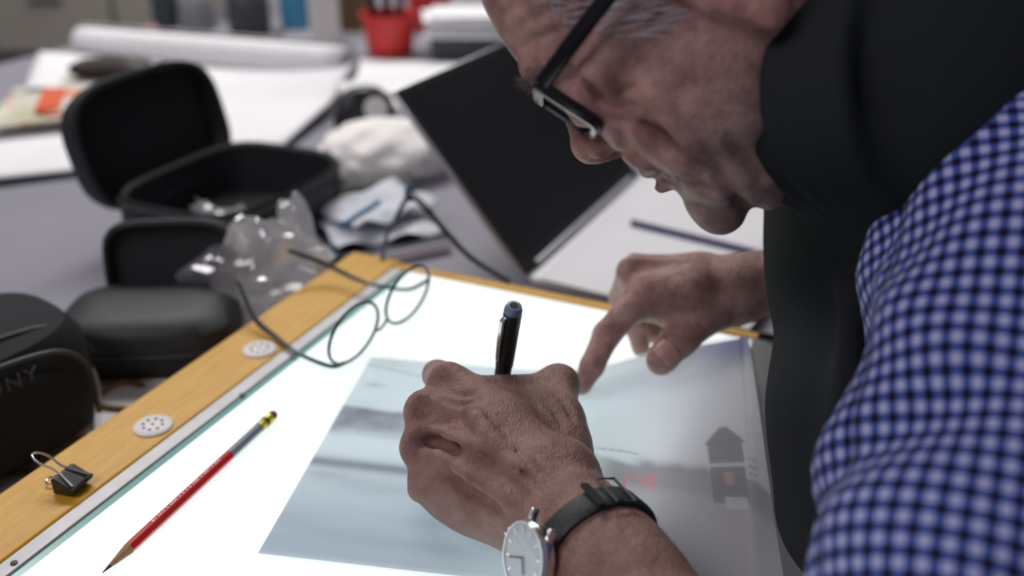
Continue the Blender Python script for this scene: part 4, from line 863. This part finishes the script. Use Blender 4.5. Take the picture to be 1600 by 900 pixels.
# shirt sleeves: lofted tubes with a check woven along and around them
def gingham():
    m = mat('blue_gingham', (.3, .35, .6), .85, spec=.2, sheen=.1); b = m.node_tree.nodes['Principled BSDF']; uvn = N(m, 'ShaderNodeUVMap', uv_map='uv'); sp = N(m, 'ShaderNodeSeparateXYZ'); L(m, uvn.outputs[0], sp.inputs[0]); out = []
    for k, sc_ in ((0, .44 / .0075), (1, .60 / .0075)):
        a = N(m, 'ShaderNodeMath', operation='MULTIPLY'); a.inputs[1].default_value = sc_; L(m, sp.outputs[k], a.inputs[0])
        f = N(m, 'ShaderNodeMath', operation='FRACT'); L(m, a.outputs[0], f.inputs[0]); g = N(m, 'ShaderNodeMath', operation='LESS_THAN'); g.inputs[1].default_value = .50; L(m, f.outputs[0], g.inputs[0]); out.append(g)
    mx = []
    def mixc(fac, c0, c1):
        x = N(m, 'ShaderNodeMix', data_type='RGBA'); L(m, fac, x.inputs[0])
        for i, c_ in ((6, c0), (7, c1)):
            if isinstance(c_, tuple): x.inputs[i].default_value = (*c_, 1)
            else: L(m, c_, x.inputs[i])
        return x.outputs[2]
    r0 = mixc(out[1].outputs[0], (.46, .49, .74), (.065, .10, .37)); r1 = mixc(out[1].outputs[0], (.065, .10, .37), (.006, .008, .018))
    L(m, mixc(out[0].outputs[0], r0, r1), b.inputs['Base Color'])
    n2 = N(m, 'ShaderNodeTexNoise'); n2.inputs['Scale'].default_value = 1200; bp = N(m, 'ShaderNodeBump'); bp.inputs['Strength'].default_value = .2; bp.inputs['Distance'].default_value = .001; L(m, n2.outputs['Fac'], bp.inputs['Height']); L(m, bp.outputs[0], b.inputs['Normal'])
    return m
M_ging = gingham()
def sleeve(name, path, rad, folds, seed, parent):
    pts = catmull(path, 16); n = len(pts); rs = np.interp(np.linspace(0, len(path) - 1, n), range(len(path)), rad); mb = MB(); NU = 72; fr = []; x = None
    for i in range(n):
        t = nrm(pts[min(i + 1, n - 1)] - pts[max(i - 1, 0)]); x = V3(-1, 0, .2) if x is None else x; x = nrm(x - t * (x @ t)); fr.append((x, np.cross(t, x)))
    rg = np.random.default_rng(seed); K = [(rg.uniform(14, 26), rg.uniform(-1, 1) * 3, rg.uniform(0, 6.28), rg.uniform(.4, 1)) for _ in range(5)]
    def f(i, j):
        q = j * (n - 1); k = min(int(q), n - 2); e = q - k; c = pts[k] * (1 - e) + pts[k + 1] * e; x0 = nrm(fr[k][0] * (1 - e) + fr[k + 1][0] * e); y0 = nrm(fr[k][1] * (1 - e) + fr[k + 1][1] * e)
        a = i * 2 * math.pi; r = rs[k] * (1 - e) + rs[k + 1] * e
        r += .0018 * sum(w_ * math.sin(fq * j + m_ * math.sin(a + p_) + p_) for fq, m_, p_, w_ in K) * min(1, j * 6)
        for (a0, j0, tilt, amp, wd) in folds:
            da = (a - a0 + math.pi) % (2 * math.pi) - math.pi; r += amp * math.exp(-((j - j0 - tilt * da) / wd) ** 2 - (da / 1.1) ** 2)
        return c + x0 * r * math.cos(a) + y0 * r * math.sin(a)
    mb.grid(f, NU, 110); return obj(name, mb, M_ging, parent, angle=180, solid=.0014)
sleeve('shirt_sleeve', LSLEEVE, LSRAD, LFOLDS, 2, man)
sleeve('shirt_sleeve', [SR + V3(-.02, -.05, .008), SR + V3(0, 0, .004), SR * .5 + ER * .5, ER, ER + (WR - ER) * .30, ER + (WR - ER) * .62], [.060, .070, .062, .056, .050, .042], [(0, .5, .1, -.008, .03)], 5, man)
# trousers and shoes
M_trs = mat('dark_trousers', (.018, .02, .028), .9, bump=.3, bscale=500)
T = SDF()
for u_ in (.56, .70):
    hp = uv(u_, .17, -.235); kn = uv(u_ + (.05 if u_ > .6 else -.02), -.22, -.235); an = uv(u_ + (.05 if u_ > .6 else -.02), -.20, FL + .09)
    T.chain([hp, kn, an], [.098, .066, .05], .03)
T.cone(uv(.57, .20, -.225), uv(.69, .20, -.225), .115, .115, .06)
TV_, TQ_ = closed_mesh(T, (-.25, .2, FL), (.7, 1.1, -.05), .006); obj('trousers', (TV_, TQ_), M_trs, man, angle=180)
for u_ in (.54, .75):
    c = uv(u_, -.24, FL); sh = obj('shoe', MB().rings([(.125, .042, 0, 2.6), (.130, .046, .012, 2.6), (.128, .045, .035, 2.6), (.10, .04, .062, 2.4, -.02, 0), (.052, .036, .10, 2.2, -.055, 0)], c, np.stack([-TV, -TU, UP], 1), 36), M_softblk, man)
    sub('sole', MB().rings([(.131, .0475, 0, 2.6), (.133, .0485, .014, 2.6)], c, np.stack([-TV, -TU, UP], 1), 36), M_dkgrey, sh, man)
stl = thing('stool', uv(.63, .21, FL), 'dark round stool under the man', 'stool')
obj('seat', MB().lathe([(.17, -.42), (.185, -.415), (.185, -.375), (.16, -.362), (.05, -.358)], uv(.63, .21), n=40), M_softblk, stl)
for q in range(4):
    a = q * math.pi / 2 + .6; d = V3(math.cos(a), math.sin(a), 0); obj('leg', MB().tube([uv(.63, .21, -.415) + d * .12, uv(.63, .21, FL) + d * .19], .014, 12), M_steel, stl)

# ---------------------------------------------------------------- hair, brows, nails
sel = lambda X: ((X - HO) @ HR) * 1000
hair_c = np.array([q for q in range(len(BV)) if False])
yy = HYv; nrmv = np.zeros_like(BV); fn_ = np.cross(BV[BQ[:, 1]] - BV[BQ[:, 0]], BV[BQ[:, 3]] - BV[BQ[:, 0]])
for i in range(4): np.add.at(nrmv, BQ[:, i], fn_)
nrmv /= np.linalg.norm(nrmv, axis=1)[:, None] + 1e-12
line = np.interp(yy[:, 1], [-200, -150, -112, -104, -84, -74, -62, -50, -40, -30, -18], [40, 55, 75, 125, 128, 126, 128, 136, 158, 187, 198])
hairy = (yy[:, 0] > line) & (yy[:, 0] < 235) & (yy[:, 1] < 0) & (np.abs(yy[:, 2]) < 95) & (np.linalg.norm(BV - H(110, -95), axis=1) < .15)
ear = (np.abs(yy[:, 1] + 98) < 26) & (np.abs(yy[:, 0] - 86) < 36) & (np.abs(yy[:, 2]) > 66); hairy &= ~ear
fm = hairy[BQ].all(1); hq = BQ[fm]; used = np.unique(hq); rm_ = np.full(len(BV), -1); rm_[used] = np.arange(len(used))
rg = np.random.default_rng(9); hv = BV[used]
edge = np.zeros(len(BV)); cnt_ = np.zeros(len(BV)); 
for i in range(4): np.add.at(edge, BQ[:, i], fm.astype(float)); np.add.at(cnt_, BQ[:, i], 1)
ins = (edge / np.maximum(cnt_, 1))[used]; depth = np.clip((yy[used, 0] - line[used]) / 22, 0, 1)
hv = hv + nrmv[used] * ((.0002 + .0050 * depth) * (ins > .99) - .0006 * (ins <= .99))[:, None]
M_hair = mat('grey_hair', (.42, .42, .44), .6, noise=.5, nscale=500, col2=(.16, .155, .16), bump=1.0, bscale=1400, stretch=((1, .12, 1), (.6, .2, .5)))
hair = obj('hair', (hv, rm_[hq]), M_hair, man, angle=180)
def strands(name, roots, length, dirf, m, r=.00012, seed=1):
    rg = np.random.default_rng(seed); mb = MB(); vs = []; fs = []
    for p_, nn in roots:
        d = nrm(dirf(p_, nn) + rg.normal(0, .22, 3)); l_ = length * rg.uniform(.5, 1.1); q = p_; s = nrm(np.cross(d, nn)); pts = []
        for k in range(4): pts.append(q); q = q + (d + nn * (.30 - .28 * k)) * l_ / 3
        b_ = len(vs)
        for k, w_ in enumerate((1, .9, .6)): vs += [pts[k] + s * r * w_, pts[k] - s * r * w_]
        vs.append(pts[3]); fs += [(b_, b_ + 1, b_ + 3, b_ + 2), (b_ + 2, b_ + 3, b_ + 5, b_ + 4), (b_ + 4, b_ + 5, b_ + 6)]
    o = obj(name, (np.array(vs), fs), m, man, angle=180); o['kind'] = 'stuff'; return o
M_strand = mat('grey_strand', (.50, .50, .54), .5)
cand = np.nonzero(hairy | ((yy[:, 0] > line - 34) & (yy[:, 1] < -36) & (yy[:, 1] > -86) & (np.abs(yy[:, 2]) > 50) & (yy[:, 0] < 200) & ~ear))[0]
pick = rg.choice(cand, 7000); strands('hair_strands', [(BV[i] + nrmv[i] * .001, nrmv[i]) for i in pick], .016, lambda p_, n_: -HB * .8 - HA * .75 + n_ * .1, M_strand, .00018)
bro = np.nonzero((np.abs(yy[:, 0] - 133 + .10 * (np.abs(yy[:, 2]) - 30)) < 5) & (np.abs(yy[:, 2]) > 10) & (np.abs(yy[:, 2]) < 50) & (yy[:, 1] > -30))[0]
pick = rg.choice(bro, 700); strands('eyebrow_hair', [(BV[i], nrmv[i]) for i in pick], .009, lambda p_, n_: HL * math.copysign(.8, (p_ - HO) @ HL) + HA * .3 + n_ * .4, mat('brow_strand', (.14, .12, .11), .6), .00014, 3)
arm_r = np.nonzero((np.linalg.norm(BV - WL - (EL - WL) * .30, axis=1) < .10) & ((BV - WL) @ wl_dir < .012) & (nrmv @ nrm(V3(-.3, -.4, .8)) > -.2))[0]
pick = rg.choice(arm_r, 900); strands('arm_hair', [(BV[i], nrmv[i]) for i in pick], .009, lambda p_, n_: wl_dir + wl_side * .6, mat('arm_strand', (.16, .10, .07), .6), .00007, 4)
M_nail = mat('nail', (.44, .25, .22), .3, sss=.1, spec=.5)
def nail(tip, back, r, up, ln_=.0125, wd=.0052, off=.0):
    d = nrm(tip - back); u_ = nrm(up - d * (up @ d)); tt_ = np.linspace(.004, .022, 91); r = tt_[int(np.argmax(S(tip + tt_[:, None] * u_) > 0))] + .0002; s_ = np.cross(d, u_); mb = MB()
    def f(i, j):
        a = (i - .5) * 1.9; t = (j - .62) * ln_ * 1.0; edge_ = 1 - .12 * (2 * j - 1) ** 4
        return tip + d * (t + off) + s_ * math.sin(a * edge_) * r * .98 + u_ * (math.cos(a) * r * (1.03 - .10 * max(0, j - .55)) + .0004)
    mb.grid(f, 10, 10); return obj('fingernail', mb, M_nail, man, angle=180, solid=.0005)
nail(P(1038, 559, .037), rt[2], .0124, V3(-.42, -.70, .60), .0145)
nail(rf[0][3], rf[0][2], .0076, V3(-.6, .2, .5), .011)
nail(th[3], th[2], .0094, V3(.1, -.2, 1), .012)

# ---------------------------------------------------------------- spectacles on the face
M_frame = mat('black_acetate', (.008, .009, .012), .22, spec=.5)
sp_ = thing('reading_glasses', H(112, 2), 'dark-framed glasses worn low on the man\'s nose', 'glasses')
bpy.context.view_layer.update()
hin = PD(849, 128, .495); low = PD(944, 184, .50); hy0, hy1 = sel(hin), sel(low)
la_ = hy1[:2] - hy0[:2]; 
def GH(f, l): return H(hy0[0] + la_[0] * f, hy0[1] + 2.2 + 12.5 * (1 - min(1, abs(l) / 58) ** 2) + (la_[1] + 1.0) * f, l)       # f: 0 top of frame .. 1 bottom
for sg in (1, -1):
    ring = [(.02, 60), (.06, 64), (.55, 63), (.93, 56), (1.0, 44), (.99, 26), (.90, 14), (.5, 9), (.10, 10), (.02, 16), (.0, 36)]
    pts = [GH(f, l * sg) for f, l in ring]; cl_ = catmull(pts + [pts[0]], 5)[:-1]
    rim = obj('rim', MB().tube(cl_, .0034, 8, closed=True), M_frame, sp_)
    cc = GH(.5, 36 * sg); sub('lens', MB().loft([[cc + (q - cc) * k for q in cl_] for k in (1, .5, .02)]), M_glass, rim, sp_)
    top = GH(.03, 62 * sg); ht = top + HL * sg * .0035
    etip = H(119, -100, 81 * sg)
    tp = [ht, ht * .75 + etip * .25 + HL * sg * .007, ht * .4 + etip * .6 + HL * sg * .009, etip, H(104, -121, 84 * sg), H(88, -125, 80 * sg)]
    c_ = catmull(tp, 8); mb = MB(); rings_ = []
    for i, p_ in enumerate(c_):
        t_ = nrm(c_[min(i + 1, len(c_) - 1)] - c_[max(i - 1, 0)]); s_ = nrm(HL - t_ * (HL @ t_)); v_ = np.cross(t_, s_); hgt = .0041 if i < 26 else .0026
        rings_.append([p_ + v_ * hgt * math.cos(q) + s_ * .0014 * math.sin(q) for q in np.linspace(0, 2 * math.pi, 12, endpoint=False)])
    mb.loft(rings_); obj('temple', mb, M_frame, sp_)
    obj('end_piece', MB().rings([(.0022, .004, -.003, 3), (.003, .0048, 0, 3), (.0022, .004, .003, 3)], top + HL * sg * .0015, HR @ np.array([[0, 1, 0], [0, 0, 1], [1, 0, 0]]).T, 16), M_frame, sp_)
obj('bridge', MB().tube(catmull([GH(.18, 9.5), GH(.10, 4), GH(.10, -4), GH(.18, -9.5)], 5), .002, 8), M_frame, sp_)

# ---------------------------------------------------------------- wrist watch
wt = thing('wrist_watch', WL, 'steel wrist watch with pale dial and black strap on the left wrist', 'watch')
wc = EL + (WL - EL) * WATCH_F; dnv = nrm(WATCH_N - wl_dir * (WATCH_N @ wl_dir)); sdv = np.cross(wl_dir, dnv)
def skin_r(d_, c_):
    t_ = np.linspace(.01, .06, 101); f = S(c_ + t_[:, None] * d_); i = int(np.argmax(f > 0)); return t_[i]
bw = .0085; rings_ = []
for q in np.linspace(0, 2 * math.pi, 72, endpoint=False):
    d_ = dnv * math.cos(q) + sdv * math.sin(q)
    r_ = [skin_r(d_, wc + wl_dir * o_) for o_ in (-bw, 0, bw)]; rr0 = max(r_) 
    rings_.append((q, d_, r_))
ra_ = np.array([np.array(q[2]) for q in rings_]); ra_ = (np.roll(ra_, 1, 0) + ra_ + np.roll(ra_, -1, 0) + np.roll(ra_, 2, 0) + np.roll(ra_, -2, 0)) / 5
mb = MB(); loops = []
for k, (q, d_, _r) in enumerate(rings_):
    w0 = bw if abs(((q + math.pi) % (2 * math.pi)) - math.pi) > .5 else bw * 1.08
    i0, i2 = ra_[k][0], ra_[k][2]
    loops.append([wc - wl_dir * w0 + d_ * (i0 - .0005), wc - wl_dir * w0 + d_ * (i0 + .0022), wc - wl_dir * w0 * .7 + d_ * (max(i0, ra_[k][1]) + .0034), wc + wl_dir * w0 * .7 + d_ * (max(i2, ra_[k][1]) + .0034), wc + wl_dir * w0 + d_ * (i2 + .0022), wc + wl_dir * w0 + d_ * (i2 - .0005)])
loops.append(loops[0]); mb.loft(loops, True, False, False); strap = obj('strap', mb, M_softblk, wt)
kq = 72 - 18 if (rings_[54][1] @ V3(1, 0, .5)) > (rings_[18][1] @ V3(1, 0, .5)) else 18
d_ = rings_[kq][1]; bcn = wc + d_ * (ra_[kq].max() + .0042); tq = nrm(np.cross(wl_dir, d_))
ring = [bcn + wl_dir * .0105 * x + tq * .006 * y for x, y in ((-1, -1), (1, -1), (1, 1), (-1, 1))]
sub('buckle', MB().tube(ring, .0009, 8, closed=True), M_dkgrey, strap, wt)
sub('keeper', MB().box(wc + rings_[kq - 4 if kq < 36 else kq + 4][1] * (ra_[kq].max() + .0038), (.0185, .0045, .0022), np.stack([wl_dir, tq, d_], 1)), M_blackpl, strap, wt)
WFm = frame(nrm(dnv + wl_dir * .0), wl_dir); cc = wc + dnv * (ra_[0].max() + .0018)
case = obj('watch_case', MB().lathe([(.0165, 0), (.0192, .0012), (.0198, .0045), (.0196, .007), (.0186, .0084), (.0176, .0084), (.0174, .0072)], cc, WFm, 56), M_steel, wt)
dial = obj('dial', MB().lathe([(.0175, .0070), (.0174, .0074)], cc, WFm, 48), mat('pale_dial', (.52, .60, .63), .3, spec=.6), wt)
for k in range(12):
    a = k * math.pi / 6; d2 = WFm @ V3(math.cos(a), math.sin(a), 0); sub('hour_marker', MB().box(cc + d2 * .0142 + dnv * .0077, (.0034, .0011, .0005), np.stack([d2, np.cross(dnv, d2), dnv], 1)), M_steel, dial, wt)
for ln_, a in ((.009, 2.2), (.013, .6)):
    d2 = WFm @ V3(math.cos(a), math.sin(a), 0); sub('hand', MB().box(cc + d2 * ln_ * .45 + dnv * .0082, (ln_, .0009, .0004), np.stack([d2, np.cross(dnv, d2), dnv], 1)), M_dkgrey, dial, wt)
obj('crystal', MB().lathe([(.0176, .0084), (.0174, .0092), (.012, .0096), (.001, .0097)], cc, WFm, 40, cap0=False), M_glass, wt)
for sx in (1, -1):
    for sy in (1, -1): obj('lug', MB().box(cc + WFm @ V3(sy * .0092, sx * .0195, .003), (.003, .008, .0045), WFm), M_steel, wt, bevel=.0008)
cw = WFm @ V3(1, 0, 0) * (1 if WFm[:, 0] @ wl_dir > 0 else -1)
obj('crown', MB().lathe([(.0024, 0), (.0027, .0006), (.0027, .0024), (.0016, .0028)], cc + cw * .0195 + dnv * .0045, frame(cw, dnv), 18), M_steel, wt)

# ---------------------------------------------------------------- the pen in his hand
PT, PE = PEN_TIP, PEN_END; pa = nrm(PE - PT); PL = np.linalg.norm(PE - PT); PNF = frame(pa, V3(-1, -.3, 0))
pn = thing('fineliner_pen', PT, 'black fineliner pen with silver clip upright in the writing hand', 'pen')
obj('barrel', MB().lathe([(.0042, .022), (.0052, .030), (.0056, .06), (.0056, PL * .62)], PT, PNF, 28), M_blackpl, pn)
obj('grip', MB().lathe([(.0022, .010), (.0040, .016), (.0044, .030)], PT, PNF, 24), M_dkgrey, pn)
obj('nib', MB().lathe([(.0004, 0), (.0005, .004), (.0014, .006), (.0022, .012)], PT, PNF, 16), M_steel, pn)
obj('cap', MB().lathe([(.0060, PL * .60), (.0062, PL * .62), (.0061, PL * .95), (.0058, PL * .965)], PT, PNF, 28), mat('black_cap', (.012, .016, .02), .25), pn)
en = obj('end_plug', MB().lathe([(.0058, PL * .96), (.0060, PL * .975), (.0050, PL * 1.0), (.0030, PL * 1.004)], PT, PNF, 28), mat('pale_blue_end', (.16, .22, .32), .3), pn)
sub('end_dot', MB().lathe([(.0028, PL * 1.003), (.0026, PL * 1.006)], PT, PNF, 20), M_blackpl, en, pn)
cd_ = nrm(PNF @ V3(.9, .35, 0)); clip = MB(); cs_ = np.cross(pa, cd_)
clip.loft([[PT + pa * PL * z + cd_ * o_ + cs_ * w_ for w_, o_ in ((-.0016, x0), (.0016, x0), (.0016, x0 + .001), (-.0016, x0 + .001))] for z, x0 in ((.95, .0055), (.93, .0080), (.80, .0078), (.66, .0066))])
obj('clip', clip, M_steel, pn, bevel=.0003)
